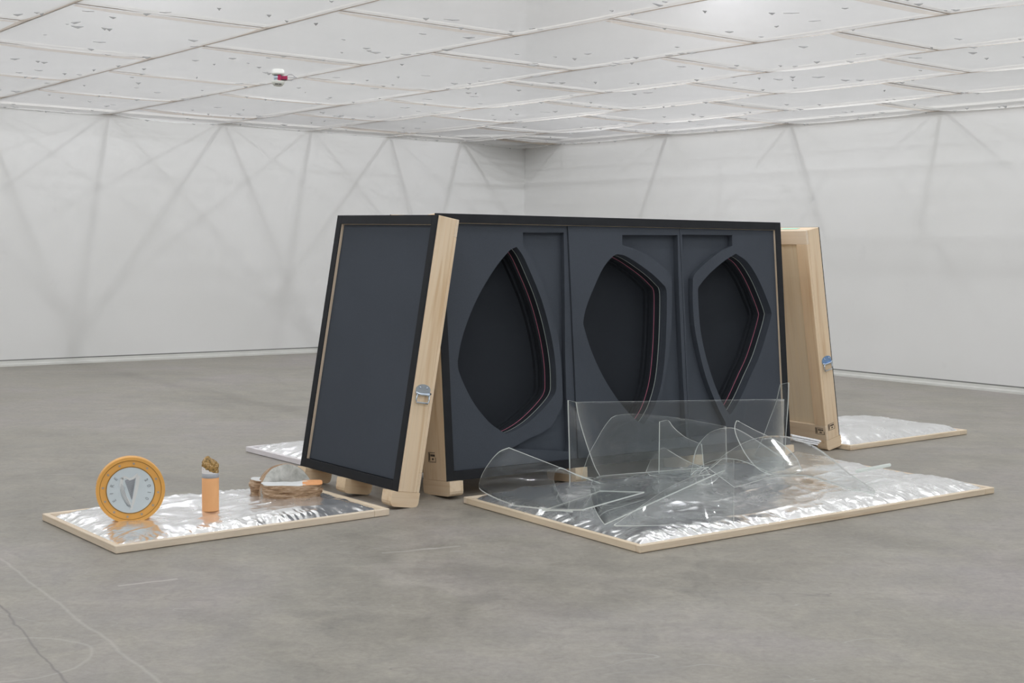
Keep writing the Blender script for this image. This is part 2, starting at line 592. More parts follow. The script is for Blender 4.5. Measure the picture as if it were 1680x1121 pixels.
def tube_bm(bm, pts, r_, seg=8, closed=False):
    P = [Vector(p) for p in pts]
    n = len(P)
    rings = []
    for i_ in range(n):
        if closed:
            d = P[(i_ + 1) % n] - P[i_ - 1]
        else:
            d = P[min(i_ + 1, n - 1)] - P[max(i_ - 1, 0)]
        d.normalize()
        ref = Vector((0, 0, 1)) if abs(d.z) < 0.9 else Vector((1, 0, 0))
        a_ = d.cross(ref).normalized()
        b_ = d.cross(a_)
        rings.append([bm.verts.new(P[i_] + (a_ * math.cos(2 * PI * k_ / seg) + b_ * math.sin(2 * PI * k_ / seg)) * r_) for k_ in range(seg)])
    for i_ in range(n if closed else n - 1):
        A, B = rings[i_], rings[(i_ + 1) % n]
        for k_ in range(seg):
            bm.faces.new((A[k_], A[(k_ + 1) % seg], B[(k_ + 1) % seg], B[k_]))
    if not closed:
        bm.faces.new(rings[0][::-1])
        bm.faces.new(rings[-1])
    return bm


def lathe(name, prof, mat, parent=None, seg=48, smooth=True):
    bm = bmesh.new()
    rings = []
    for (r_, z_) in prof:
        if r_ < 1e-6:
            rings.append([bm.verts.new((0, 0, z_))])
        else:
            rings.append([bm.verts.new((r_ * math.cos(2 * PI * k_ / seg), r_ * math.sin(2 * PI * k_ / seg), z_)) for k_ in range(seg)])
    for A, B in zip(rings, rings[1:]):
        for k_ in range(seg):
            k2 = (k_ + 1) % seg
            if len(A) == 1 and len(B) > 1:
                bm.faces.new((A[0], B[k_], B[k2]))
            elif len(B) == 1 and len(A) > 1:
                bm.faces.new((A[k_], A[k2], B[0]))
            elif len(A) > 1:
                bm.faces.new((A[k_], A[k2], B[k2], B[k_]))
    return bm_obj(name, bm, mat, parent, smooth)


def frame_matrix(o, x, y, z):
    mm = Matrix.Identity(4)
    for i_ in range(3):
        mm[i_][0], mm[i_][1], mm[i_][2] = x[i_], y[i_], z[i_]
    mm.translation = Vector(o)
    return mm


# ================================================================== THE ROOM
def slab(name, a, b, thick, z0, z1, mat, label, inward, parent=None):
    """Wall from plan point a to b, its face on a-b and its thickness on the outer side."""
    a, b = Vector(a), Vector(b)
    o_ = -Vector(inward).normalized() * thick
    P = [a, b, b + o_, a + o_]
    vs = [(p.x, p.y, z0) for p in P] + [(p.x, p.y, z1) for p in P]
    fs = [(0, 1, 5, 4), (1, 2, 6, 5), (2, 3, 7, 6), (3, 0, 4, 7), (3, 2, 1, 0), (4, 5, 6, 7)]
    o = mesh_obj(name, vs, fs, mat, parent)
    if parent:
        return o
    tag(o, label, kind='structure')
    slab('upper_wall', a, b, thick, HC + .06, HR, M['roof'], None, inward, o)      # darkened above the fabric to dim what shows through
    return o


P00, PS0, P0T, PST = room(0, 0), room(S_MAX, 0), room(0, T_MAX), room(S_MAX, T_MAX)
slab('wall_left', P00, PS0, 0.25, 0, HC + .06, M['wall'], 'long white painted gallery wall behind the orange coin', DT)
slab('wall_right', P00, P0T, 0.25, 0, HC + .06, M['wall'], 'long white painted gallery wall behind the bare pine crate', DS)
slab('wall_back', PS0, PST, 0.25, 0, HC + .06, M['wall'], 'plain white gallery wall facing the bare pine crate', -DS)
slab('wall_front', P0T, PST, 0.25, 0, HC + .06, M['wall'], 'plain white gallery wall facing the three foam hollows', -DT)
fl = mesh_obj('floor', [room(-0.3, -0.3), room(S_MAX + .3, -0.3), room(S_MAX + .3, T_MAX + .3), room(-0.3, T_MAX + .3),
                        room(-0.3, -0.3, -.2), room(S_MAX + .3, -0.3, -.2), room(S_MAX + .3, T_MAX + .3, -.2), room(-0.3, T_MAX + .3, -.2)],
              [(3, 2, 1, 0), (4, 5, 6, 7), (0, 1, 5, 4), (1, 2, 6, 5), (2, 3, 7, 6), (3, 0, 4, 7)], M['floor'])
tag(fl, 'worn grey concrete floor with scuffs and a faint chalk circle', kind='structure')
rf = mesh_obj('ceiling_roof', [room(-.3, -.3, HR), room(S_MAX + .3, -.3, HR), room(S_MAX + .3, T_MAX + .3, HR), room(-.3, T_MAX + .3, HR),
                               room(-.3, -.3, HR + .2), room(S_MAX + .3, -.3, HR + .2), room(S_MAX + .3, T_MAX + .3, HR + .2), room(-.3, T_MAX + .3, HR + .2)],
              [(0, 1, 2, 3), (7, 6, 5, 4), (4, 5, 1, 0), (5, 6, 2, 1), (6, 7, 3, 2), (7, 4, 0, 3)], M['roof'])
tag(rf, 'dark grey roof above the hanging fabric ceiling', kind='structure')


def skirting(name, along, inward, length, label):
    """Shallow coved strip with a dark gap where it meets the wall."""
    prof = [(0.0, 0.0), (0.040, 0.0), (0.036, 0.022), (0.020, 0.040), (0.014, 0.066), (0.0, 0.066)]
    vs, fs = [], []
    for q in (0.0, length):
        for d_, z_ in prof:
            vs.append(CORNER + along * q + inward * d_ + Vector((0, 0, z_)))
    n = len(prof)
    for i_ in range(n):
        fs.append((i_, (i_ + 1) % n, n + (i_ + 1) % n, n + i_))
    fs += [tuple(range(n))[::-1], tuple(range(n, 2 * n))]
    o = tag(mesh_obj(name, vs, fs, M['base']), label, kind='structure')
    a_ = CORNER + Vector((0, 0, .066))
    g = [a_, a_ + along * length, a_ + along * length + inward * 0.006, a_ + inward * 0.006]
    vs = g + [p + Vector((0, 0, .014)) for p in g]
    mesh_obj('shadow_gap', vs, [(0, 1, 5, 4), (1, 2, 6, 5), (2, 3, 7, 6), (3, 0, 4, 7), (4, 5, 6, 7), (3, 2, 1, 0)], M['gap'], o)


skirting('baseboard_left', DS, DT, S_MAX, 'low coved grey skirting along the wall behind the coin')
skirting('baseboard_right', DT, DS, T_MAX, 'low coved grey skirting along the wall behind the bare pine crate')

# ---------------------------------------------------------------- fabric ceiling
S_LINES = [0.0, 1.27, 2.58, 3.90, 5.25, 6.85, 8.45, 9.95, 11.5, 13.05, 14.6, 16.2, S_MAX - .05]
T_CUTS = [[0.9, 3.2, 5.40, 7.60], [2.1, 4.25, 6.40, 8.67], [0.8, 2.95, 5.12, 7.35, 9.60], [1.9, 4.0, 6.13, 8.36, 10.15],
          [1.0, 3.15, 5.0, 7.2, 9.4, 11.12], [2.1, 4.1, 6.15, 8.35, 10.5], [1.0, 3.15, 5.17, 7.33, 9.5]]
STRIPS = []
for i in range(len(S_LINES) - 1):
    cuts = list(T_CUTS[i]) if i < len(T_CUTS) else [1.0 + (i % 2) * 1.07, 3.15 + (i % 2) * 1.07]
    while cuts[-1] + 2.9 < T_MAX:
        cuts.append(cuts[-1] + 2.15)
    STRIPS.append([0.0] + cuts + [T_MAX - .05])


def bar_on(vs, fs, a_, b_, wdt, z0, z1):
    d = (b_ - a_).normalized()
    nrm = Vector((-d.y, d.x, 0)) * wdt / 2
    base = len(vs)
    for z_ in (z0, z1):
        for p in (a_ - nrm, b_ - nrm, b_ + nrm, a_ + nrm):
            vs.append((p.x, p.y, z_))
    for f_ in [(3, 2, 1, 0), (4, 5, 6, 7), (0, 1, 5, 4), (1, 2, 6, 5), (2, 3, 7, 6), (3, 0, 4, 7)]:
        fs.append(tuple(base + q for q in f_))


vs, fs = [], []
for s in S_LINES:                                    # battens widened near the walls to cast shadow streaks on them, thinner beyond
    bar_on(vs, fs, room(s, 0.0), room(s, 3.0), 0.050, HC + .012, HC + .024)
    bar_on(vs, fs, room(s, 3.0), room(s, T_MAX), 0.026 if s > 5 else 0.014, HC + .012, HC + .022)
for i, cuts in enumerate(STRIPS):
    for t in cuts:
        if S_LINES[i] < 2.5 and t > 0:
            bar_on(vs, fs, room(S_LINES[i], t), room(S_LINES[i + 1], t), 0.050, HC + .012, HC + .024)
        elif t > 5:
            bar_on(vs, fs, room(S_LINES[i], t), room(S_LINES[i + 1], t), 0.026, HC + .012, HC + .022)
bar_on(vs, fs, room(0.045, 0), room(.045, T_MAX), 0.09, HC + .023, HC + .05)  # edge battens added to shade a band along the wall tops
bar_on(vs, fs, room(0, 0.045), room(S_MAX, .045), 0.09, HC + .023, HC + .05)
ceil = tag(mesh_obj('ceiling', vs, fs, M['batten']), 'sagging white translucent fabric ceiling laid in staggered panels on a batten grid', kind='structure')

vs, fs = [], []
for s in S_LINES:
    bar_on(vs, fs, room(s, 0.02), room(s, T_MAX - .02), 0.008, HC - .004, HC + .002)
for i, cuts in enumerate(STRIPS):
    for t in cuts:
        bar_on(vs, fs, room(S_LINES[i], t), room(S_LINES[i + 1], t), 0.008, HC - .004, HC + .002)
mesh_obj('seam_tape', vs, fs, M['seam'], ceil)


def sag(a_, b_, s, t):
    e_ = (1 - (2 * a_ - 1) ** 4) * (1 - (2 * b_ - 1) ** 4)
    w_ = noise.noise(Vector((s * 0.9, t * 0.9, 3.1))) * 0.35 + noise.noise(Vector((s * 2.2 + t * 1.3, t * 0.5, 9.0))) * 0.18
    ripple = math.sin(11 * a_ + 5 * b_) * 0.08 * (1 - e_)
    return -0.060 * e_ * (1 + w_ + ripple)


mvs, mfs = [], []
for i, cuts in enumerate(STRIPS):
    s0, s1 = S_LINES[i], S_LINES[i + 1]
    for j in range(len(cuts) - 1):
        t0, t1 = cuts[j], cuts[j + 1]
        nu, nv = 14, 20
        vs, fs = [], []
        c0 = room((s0 + s1) / 2, (t0 + t1) / 2, HC)
        for a in range(nu + 1):
            for b in range(nv + 1):
                s, t = s0 + (s1 - s0) * a / nu, t0 + (t1 - t0) * b / nv
                vs.append(room(s, t, HC + sag(a / nu, b / nv, s, t)) - c0)
        for a in range(nu):
            for b in range(nv):
                q = a * (nv + 1) + b
                fs.append((q, q + 1, q + nv + 2, q + nv + 1))
        pn = mesh_obj('fabric_panel', vs, fs, M['fabric'], ceil, smooth=True)
        pn.location = c0
        # doubled hem on one long and one short edge; beige includes curve shading
        hv, hf = [], []
        hw = 0.07
        for b in range(13):
            bb = b / 12
            for aa in (0.012, hw / (s1 - s0)):
                s, t = s0 + (s1 - s0) * aa, t0 + (t1 - t0) * bb
                hv.append(room(s, t, HC - .006 + sag(aa, bb, s, t)) - c0)
        for b in range(12):
            hf.append((2 * b, 2 * b + 1, 2 * b + 3, 2 * b + 2))
        n0 = len(hv)
        for a in range(11):
            aa = hw / (s1 - s0) + (0.985 - hw / (s1 - s0)) * a / 10
            for bb in (1 - hw / (t1 - t0), 0.992):
                s, t = s0 + (s1 - s0) * aa, t0 + (t1 - t0) * bb
                hv.append(room(s, t, HC - .006 + sag(aa, bb, s, t)) - c0)
        for a in range(10):
            hf.append((n0 + 2 * a, n0 + 2 * a + 1, n0 + 2 * a + 3, n0 + 2 * a + 2))
        hm = mesh_obj('hem', hv, hf, M['hem'], pn, smooth=True)
        # small dark flecks just under the cloth
        if t1 < 16 and s1 < 13.2:
            for q in range(int(13 * (s1 - s0) * (t1 - t0) / 3.0)):
                a_, b_ = random.uniform(.05, .95), random.uniform(.04, .96)
                s, t = s0 + (s1 - s0) * a_, t0 + (t1 - t0) * b_
                z = HC + sag(a_, b_, s, t) - .007
                L = random.choice((.016, .02, .026, .036, .05)) * random.uniform(.8, 1.3)
                wd = L * random.uniform(.15, .38)
                ang = random.gauss(math.radians(5), .35)
                dx = Vector((math.cos(ang), math.sin(ang), 0))
                dy = Vector((-dx.y, dx.x, 0))
                c = room(s, t, z)
                base = len(mvs)
                dz = Vector((0, 0, -random.uniform(.003, .018)))
                pts = [c - dx * L, c + dy * wd * .5, c + dx * L * .9, c - dy * wd + dz]
                mvs += pts + [p + Vector((0, 0, .003)) for p in pts]
                for f_ in [(3, 2, 1, 0), (4, 5, 6, 7), (0, 1, 5, 4), (1, 2, 6, 5), (2, 3, 7, 6), (3, 0, 4, 7)]:
                    mfs.append(tuple(base + w for w in f_))
fk = mesh_obj('fabric_fleck', mvs, mfs, M['mark'], ceil)
fk['kind'] = 'stuff'

# an opaque board laid over the corner battens, shaped to shade the walls below
vs = [room(.0, .0, HC + .09), room(1.40, .0, HC + .06), room(.80, .78, HC + .06), room(.0, 1.05, HC + .06)]
vs += [p + Vector((0, 0, .03)) for p in vs]
mesh_obj('corner_board', vs, [(0, 1, 2, 3), (7, 6, 5, 4), (0, 4, 5, 1), (1, 5, 6, 2), (2, 6, 7, 3), (3, 7, 4, 0)], M['board'], ceil)

# ================================================================== CRATES
FOAM = {
    'hole1': [(0.607, 1.418), (0.567, 1.403), (0.543, 1.387), (0.461, 1.31), (0.379, 1.214), (0.296, 1.1), (0.221, 0.968), (0.165, 0.838), (0.138, 0.738), (0.133, 0.707), (0.14, 0.65), (0.184, 0.548), (0.246, 0.443), (0.332, 0.343), (0.405, 0.287), (0.465, 0.253), (0.544, 0.273), (0.642, 0.316), (0.742, 0.381), (0.827, 0.451), (0.858, 0.492), (0.868, 0.538), (0.869, 0.67), (0.851, 0.816), (0.815, 0.975), (0.767, 1.12), (0.702, 1.264), (0.652, 1.362)],
    'rec1': [(0.66, 1.509), (0.982, 1.514), (0.962, 1.011), (0.946, 0.614), (0.943, 0.188), (0.934, 0.107), (0.501, 0.16), (0.619, 0.205), (0.725, 0.235), (0.818, 0.275), (0.888, 0.372), (0.911, 0.423), (0.915, 0.509), (0.914, 0.681), (0.892, 0.88), (0.844, 1.053), (0.788, 1.212), (0.73, 1.323), (0.656, 1.427)],
    'hole2': [(1.412, 1.376), (1.367, 1.359), (1.285, 1.284), (1.2, 1.156), (1.133, 1.035), (1.102, 0.942), (1.108, 0.888), (1.158, 0.739), (1.235, 0.587), (1.331, 0.447), (1.43, 0.338), (1.498, 0.279), (1.567, 0.236), (1.625, 0.292), (1.684, 0.372), (1.748, 0.521), (1.788, 0.716), (1.813, 0.925), (1.826, 1.108), (1.815, 1.157), (1.718, 1.235), (1.578, 1.318), (1.474, 1.366)],
    'rec2': [(1.459, 1.504), (1.948, 1.51), (1.938, 1.135), (1.937, 0.569), (1.942, 0.13), (1.632, 0.121), (1.627, 0.181), (1.658, 0.248), (1.732, 0.411), (1.788, 0.576), (1.838, 0.784), (1.866, 0.995), (1.876, 1.192), (1.866, 1.234), (1.813, 1.284), (1.707, 1.353), (1.583, 1.408), (1.455, 1.435)],
    'hole3': [(2.489, 1.386), (2.597, 1.328), (2.692, 1.216), (2.766, 1.082), (2.812, 0.977), (2.811, 0.932), (2.759, 0.814), (2.676, 0.654), (2.585, 0.525), (2.474, 0.369), (2.387, 0.272), (2.356, 0.255), (2.302, 0.328), (2.223, 0.484), (2.157, 0.674), (2.12, 0.847), (2.111, 1.019), (2.113, 1.133), (2.13, 1.162), (2.232, 1.247), (2.376, 1.334)],
    'rec3': [(1.989, 1.514), (2.463, 1.517), (2.458, 1.441), (2.34, 1.4), (2.198, 1.319), (2.097, 1.248), (2.071, 1.212), (2.06, 1.062), (2.065, 0.891), (2.093, 0.733), (2.148, 0.531), (2.233, 0.339), (2.317, 0.197), (2.315, 0.134), (2.005, 0.123), (1.989, 0.127), (1.974, 0.496), (1.967, 0.851)],
}


def crate_matrix(x, y, z, yaw, lean, roll):
    u0 = Vector((math.cos(yaw), math.sin(yaw), 0))
    n0 = Vector((math.sin(yaw), -math.cos(yaw), 0))
    v = -n0 * math.sin(lean) + Vector((0, 0, math.cos(lean)))
    n = n0 * math.cos(lean) + Vector((0, 0, math.sin(lean)))
    u = u0 * math.cos(roll) + v * math.sin(roll)
    v = v * math.cos(roll) - u0 * math.sin(roll)
    return frame_matrix((x, y, z), u, -n, v)


def foot(parent, x0, x1, y0, y1, h, mat):
    r_ = 0.030
    pr = [(y0, 0.0), (y0, -h + r_)]
    pr += [(y0 + r_ - r_ * math.cos(a_), -h + r_ - r_ * math.sin(a_)) for a_ in (PI / 6, PI / 3, PI / 2)]
    pr += [(y1 - r_ + r_ * math.sin(a_), -h + r_ - r_ * math.cos(a_)) for a_ in (0, PI / 6, PI / 3, PI / 2)]
    pr += [(y1, 0.0)]
    cx, cy = (x0 + x1) / 2, (y0 + y1) / 2
    vs = [(p[0] - cy, -(x - cx), p[1]) for x in (x0, x1) for p in pr]
    n = len(pr)
    fs = [tuple(range(n)), tuple(range(2 * n - 1, n - 1, -1))] + [(i_, n + i_, n + (i_ + 1) % n, (i_ + 1) % n) for i_ in range(n)]
    o = mesh_obj('foot', vs, fs, mat, parent)
    mm = ROT[1].to_4x4()
    mm.translation = Vector((cx, cy, 0))
    o.matrix_local = mm
    return o


def handle(parent, x, y, z, side, mat):
    """Drop handle on the end of a crate: domed plate, rolled lip and a hanging bail."""
    hr = bpy.data.objects.new('handle', None)
    coll.objects.link(hr)
    hr.parent = parent
    hr.location = (x, y, z)
    w = 0.052
    pr = [(-w, 0.0), (-w, 0.016)] + [(w * math.cos(PI - PI * k_ / 12), 0.016 + 0.030 * math.sin(PI * k_ / 12)) for k_ in range(1, 12)] + [(w, 0.016), (w, 0.0), (w * .8, -.012), (-w * .8, -.012)]
    n = len(pr)
    vs = [(side * d_, p[0], p[1]) for d_ in (0.0005, 0.005) for p in pr]
    fs = [tuple(range(n)), tuple(range(2 * n - 1, n - 1, -1))] + [(i_, n + i_, n + (i_ + 1) % n, (i_ + 1) % n) for i_ in range(n)]
    mesh_obj('plate', vs, fs, mat, hr)
    bm = bmesh.new()
    tube_bm(bm, [(side * .009, -w * 1.02, -.004), (side * .012, -w * .7, -.012), (side * .012, w * .7, -.012), (side * .009, w * 1.02, -.004)], 0.007, 8)
    bm_obj('lip', bm, M['zinc'], hr, True)
    for yy in (-.026, .026):
        bm = bmesh.new()
        bmesh.ops.create_uvsphere(bm, u_segments=8, v_segments=5, radius=.006, matrix=Matrix.Translation((side * .006, yy, .026)))
        bm_obj('rivet', bm, M['zinc'], hr, True)
    bm = bmesh.new()
    ring = [(-.043, -.012), (-.046, -.045), (-.040, -.062), (.040, -.062), (.046, -.045), (.043, -.012)]
    tube_bm(bm, [(side * (.012 + .0 * i_), p[0], p[1]) for i_, p in enumerate(ring)], 0.0048, 8)
    bm_obj('bail', bm, M['zinc'], hr, True)
    return hr


def stamp(parent, origin, ex, ez, w, h):
    """Stencilled treatment mark: a broken box with a bar and two lines of ink."""
    o_, ex, ez = Vector(origin), Vector(ex), Vector(ez)
    nrm = ex.cross(ez).normalized() * 0.0006
    vs, fs = [], []

    def quad(a0, b0, a1, b1):
        base = len(vs)
        for (p, q) in ((a0, b0), (a1, b0), (a1, b1), (a0, b1)):
            vs.append(o_ + ex * (p * w) + ez * (q * h))
        for p in range(4):
            vs.append(vs[base + p] + nrm)
        for f_ in [(3, 2, 1, 0), (4, 5, 6, 7), (0, 1, 5, 4), (1, 2, 6, 5), (2, 3, 7, 6), (3, 0, 4, 7)]:
            fs.append(tuple(base + q for q in f_))

    quad(0, .95, .9, 1)
    quad(0, 0, .06, 1)
    quad(.12, .15, .2, .9)
    quad(.1, 0, 1, .05)
    quad(.96, 0, 1, .5)
    for k_ in range(6):
        quad(.30 + k_ * .10, .58, .37 + k_ * .10, .80)
    for k_ in range(2):
        quad(.48 + k_ * .12, .22, .57 + k_ * .12, .42)
    mesh_obj('stamp', vs, fs, M['ink'], parent)


def crate(name, label, mat4, W, H, T, fh, feet_x, foot_out, foam, handles, rail=0.055):
    t = thing(name, label, 'crate', mat4, 'wooden transport crates propped together')
    PN, PL, PP = M['pine'], M['ply'], M['pine_pale']
    th = 0.028
    ye = T - 0.024
    # box walls
    board('side_board', (0, .006, 0), (th, ye, H), PN, t, 2)
    board('side_board', (W - th, .006, 0), (W, ye, H), PN, t, 2)
    board('top_board', (th, .006, H - th), (W - th, ye, H), PN, t, 0)
    board('bottom_board', (th, .006, 0), (W - th, ye, th), PN, t, 0)
    board('back_panel', (th, ye - .012, th), (W - th, ye - .001, H - th), PL, t, 2)
    # battens on the back
    rw = 0.105
    board('back_rail', (0, ye, H - rw), (W, T, H), PP, t, 0)
    board('back_rail', (0, ye, 0), (W, T, rw * 1.1), PP, t, 0)
    board('back_stile', (0, ye, rw * 1.1), (rw, T, H - rw), PN, t, 2)
    board('back_stile', (W - rw, ye, rw * 1.1), (W, T, H - rw), PN, t, 2)
    if W > 2:
        for q in (1, 2):
            board('back_stile', (W * q / 3 - rw / 2, ye, rw * 1.1), (W * q / 3 + rw / 2, T, H - rw), PN, t, 2)
    # black edging around the open face
    BK = M['black']
    board('edge_strip', (0, 0, 0), (rail, .006, H), BK, t, 2, .001)
    board('edge_strip', (W - rail, 0, 0), (W, .006, H), BK, t, 2, .001)
    board('edge_strip', (rail, 0, H - rail), (W - rail, .006, H), BK, t, 0, .001)
    board('edge_strip', (rail, 0, 0), (W - rail, .006, rail), BK, t, 0, .001)
    # bare wood lining just inside it, black along the bottom
    lw = 0.0
    board('lining', (th, .0065, th), (rail + lw, .05, H - th), PP, t, 2, .001)
    board('lining', (W - rail - lw, .0065, th), (W - th, .05, H - th), PP, t, 2, .001)
    board('lining', (rail + lw, .0065, H - rail - lw), (W - rail - lw, .05, H - th), PP, t, 0, .001)
    board('lining', (rail + lw, .0065, th), (W - rail - lw, .05, rail + lw), BK, t, 0, .001)
    for x in feet_x:
        foot(t, x, x + .095, -foot_out, T + .004, fh, M['pine'])
    foam(t, rail + lw + .001, W - rail - lw - .001, rail + lw + .001, H - rail - lw - .001, ye - .013)
    for (side, yy, zz, mm) in handles:
        handle(t, W if side > 0 else 0, yy, zz, side, mm)
    return t


def flat_foam(t, x0, x1, z0, z1, yb):
    board('foam_insert', (x0, .022, z0), (x1, yb, z1), M['foam'], t, 2, .004)


def cut_foam(t, x0, x1, z0, z1, yb):
    """Three foam inserts, each a stack of sheets around a lens-shaped hollow."""
    xs = [x0, 1.010, 1.968, x1]
    for k_ in range(3):
        a0, a1 = xs[k_] + .002, xs[k_ + 1] - .002
        yf = (.030, .020, .020)[k_]
        hole = smooth_loop(FOAM['hole%d' % (k_ + 1)])
        rec = [(min(max(p[0], a0 + .014), a1 - .014), p[1]) for p in smooth_loop(FOAM['rec%d' % (k_ + 1)])]
        outer = [(a0, z0), (a1, z0), (a1, z1), (a0, z1)]
        e = bpy.data.objects.new('foam_insert', None)
        coll.objects.link(e)
        e.parent = t
        prism('foam_sheet', outer, [hole, rec], yf, .066, M['foam'], e)

        def cut(dx, f_=1.0):
            return [(p[0] - dx, .82 + (p[1] - .82) * f_) for p in hole]

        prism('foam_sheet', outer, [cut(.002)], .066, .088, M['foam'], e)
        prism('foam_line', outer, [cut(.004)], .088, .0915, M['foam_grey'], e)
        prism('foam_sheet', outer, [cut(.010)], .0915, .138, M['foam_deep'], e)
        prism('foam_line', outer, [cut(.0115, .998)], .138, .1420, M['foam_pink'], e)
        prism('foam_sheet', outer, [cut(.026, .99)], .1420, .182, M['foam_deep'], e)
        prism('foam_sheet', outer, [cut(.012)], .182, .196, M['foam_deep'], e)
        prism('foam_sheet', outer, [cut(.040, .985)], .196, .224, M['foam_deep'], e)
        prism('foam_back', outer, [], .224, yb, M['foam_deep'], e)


R = math.radians
mA = crate_matrix(-1.336, 8.317, .115, -0.864, .165, -.009)
crA = crate('display_crate', 'narrow pine crate with a plain dark foam face, leaning behind the coin', mA, 1.062, 1.613, .16, .088,
            (0.03, 0.485, 0.967), .035, flat_foam, [(1, .075, .585, M['zinc']), (-1, .075, .585, M['zinc'])])
mB = crate_matrix(-.379, 7.835, .109, .605, .097, .003)
crB = crate('display_crate', 'wide crate with three lens-shaped hollows cut in dark foam, behind the acrylic sheets', mB, 2.93, 1.613, .277, .090,
            (0.0, .945, 1.95, 2.835), .030, cut_foam, [(-1, .14, .585, M['zinc'])])
mC = crate_matrix(2.528, 10.077, .110, 2.231, .195, -.001)
crC = crate('display_crate', 'narrow crate turned to show its bare pine back and blue steel handle', mC, 1.0, 1.62, .156, .082,
            (0.0, .45, .905), .012, flat_foam, [(-1, .07, .60, M['zinc_blue'])])
stamp(crB, (-.0012, .20, .11), (0, -1, 0), (0, 0, 1), .085, .06)
stamp(crC, (-.0012, .125, .07), (0, -1, 0), (0, 0, 1), .075, .05)
stamp(crC, (.10, .157, .045), (-1, 0, 0), (0, 0, 1), .085, .05)
bm = bmesh.new()
bmesh.ops.create_cube(bm, size=1.0, matrix=Matrix.Translation((.22, .07, 1.6215)) @ Matrix.Diagonal((.16, .045, .002, 1)))
bm_obj('tape', bm, M['mint'], crC)

# the wide crate standing back to back with it
uB = Vector((math.cos(.605), math.sin(.605), 0))
nB = Vector((math.sin(.605), -math.cos(.605), 0))
vB = -nB * math.sin(.097) + Vector((0, 0, math.cos(.097)))
bt = Vector((-.379, 7.835, .109)) + vB * 1.613 - (nB * math.cos(.097) + Vector((0, 0, math.sin(.097)))) * .277
WD, HD, TD, LD = 3.1, 1.636, .277, .097
yawD = .605 + PI
nD = -nB
vD = -nD * math.sin(LD) + Vector((0, 0, math.cos(LD)))
nDl = nD * math.cos(LD) + Vector((0, 0, math.sin(LD)))
oD = bt + uB * WD - vD * HD + nDl * TD + nD * .006
mD = crate_matrix(oD.x, oD.y, oD.z, yawD, LD, 0)
crate('display_crate', 'wide crate hidden behind the foam one, only its pale top edge showing', mD, WD, HD, TD, .085,
      (0.0, 1.0, 2.0, 3.005), .0, flat_foam, [])

# ================================================================== LIDS AND FOIL PADS
def lid_matrix(x, y, deg):
    a_ = math.radians(deg)
    return frame_matrix((x, y, 0), (math.cos(a_), math.sin(a_), 0), (-math.sin(a_), math.cos(a_), 0), (0, 0, 1))


def lid(label, mat4, L, D, wood, h=0.040):
    t = thing('crate_lid', label, 'crate lid', mat4, 'crate lids laid flat on the floor')
    w = .030
    board('tray_panel', (w, w, .004), (L - w, D - w, .014), M['void'], t, 0, .001)
    z0 = .002
    board('edge_batten', (0, 0, z0), (L - .10, w, h), wood, t, 0)
    board('end_piece', (L - .099, 0, z0), (L, w, h), wood, t, 0)
    board('edge_batten', (0, D - w, z0), (L, D, h), wood, t, 0)
    board('edge_batten', (0, w, z0), (w, D - w, h), wood, t, 1)
    board('edge_batten', (L - w, w, z0), (L, D - w, h), wood, t, 1)
    return t


def ridged(p):
    return 1 - abs(noise.noise(p)) * 2


def foil_pad(label, mat4, L, D, puff, seed, n_u, n_v, inset=.034, crease=1.0, hinge_x=False):
    vs, fs = [], []
    l, d = L - 2 * inset, D - 2 * inset
    for i_ in range(n_u + 1):
        for j_ in range(n_v + 1):
            x, y = l * i_ / n_u, d * j_ / n_v
            ed = min(x, l - x, y, d - y)
            f = 1 - math.exp(-min(x * (1 if not hinge_x else 1.6), (l - x) * (1.6 if not hinge_x else 3.5), y, (d - y) * 3.5) / .13)
            s_ = 1 - math.exp(-ed / .035)
            big = noise.noise(Vector((x * 1.5 + seed, y * 1.9, seed))) * .45 + noise.noise(Vector((x * 3.6, y * 4.2 + seed, 2.0))) * .20
            z = .016 + .012 * s_ + puff * f * (0.72 + big)
            # long drag creases and short puckers along the stitched rim
            cr = ridged(Vector((x * 2.1 + y * 2.8 + seed, (y - x * .25) * 7.5, seed))) ** 3 * .0085 * f
            cr += ridged(Vector((x * 6.0, y * 3.0, seed + 4))) ** 4 * .005 * f
            rim = math.exp(-((ed - .07) / .06) ** 2)
            along = x if min(y, d - y) < min(x, l - x) else y
            pk = noise.noise(Vector((along * 16 + seed, ed * 7, 1.0))) * .009 * rim + noise.noise(Vector((x * 13 + seed, y * 17, 4.0))) * .0022 * f + noise.noise(Vector((along * 55, ed * 22, seed))) * .0045 * rim
            z += crease * (cr * .6 + pk * 1.3)
            vs.append((x + inset, y + inset, max(z, .0155)))
    for i_ in range(n_u):
        for j_ in range(n_v):
            q = i_ * (n_v + 1) + j_
            fs.append((q, q + n_v + 1, q + n_v + 2, q + 1))
    o = mesh_obj('foil_pad', vs, fs, M['foil'], smooth=True)
    o.matrix_world = mat4
    return tag(o, label, 'foil pad', 'silver foil pads in the crate lids')


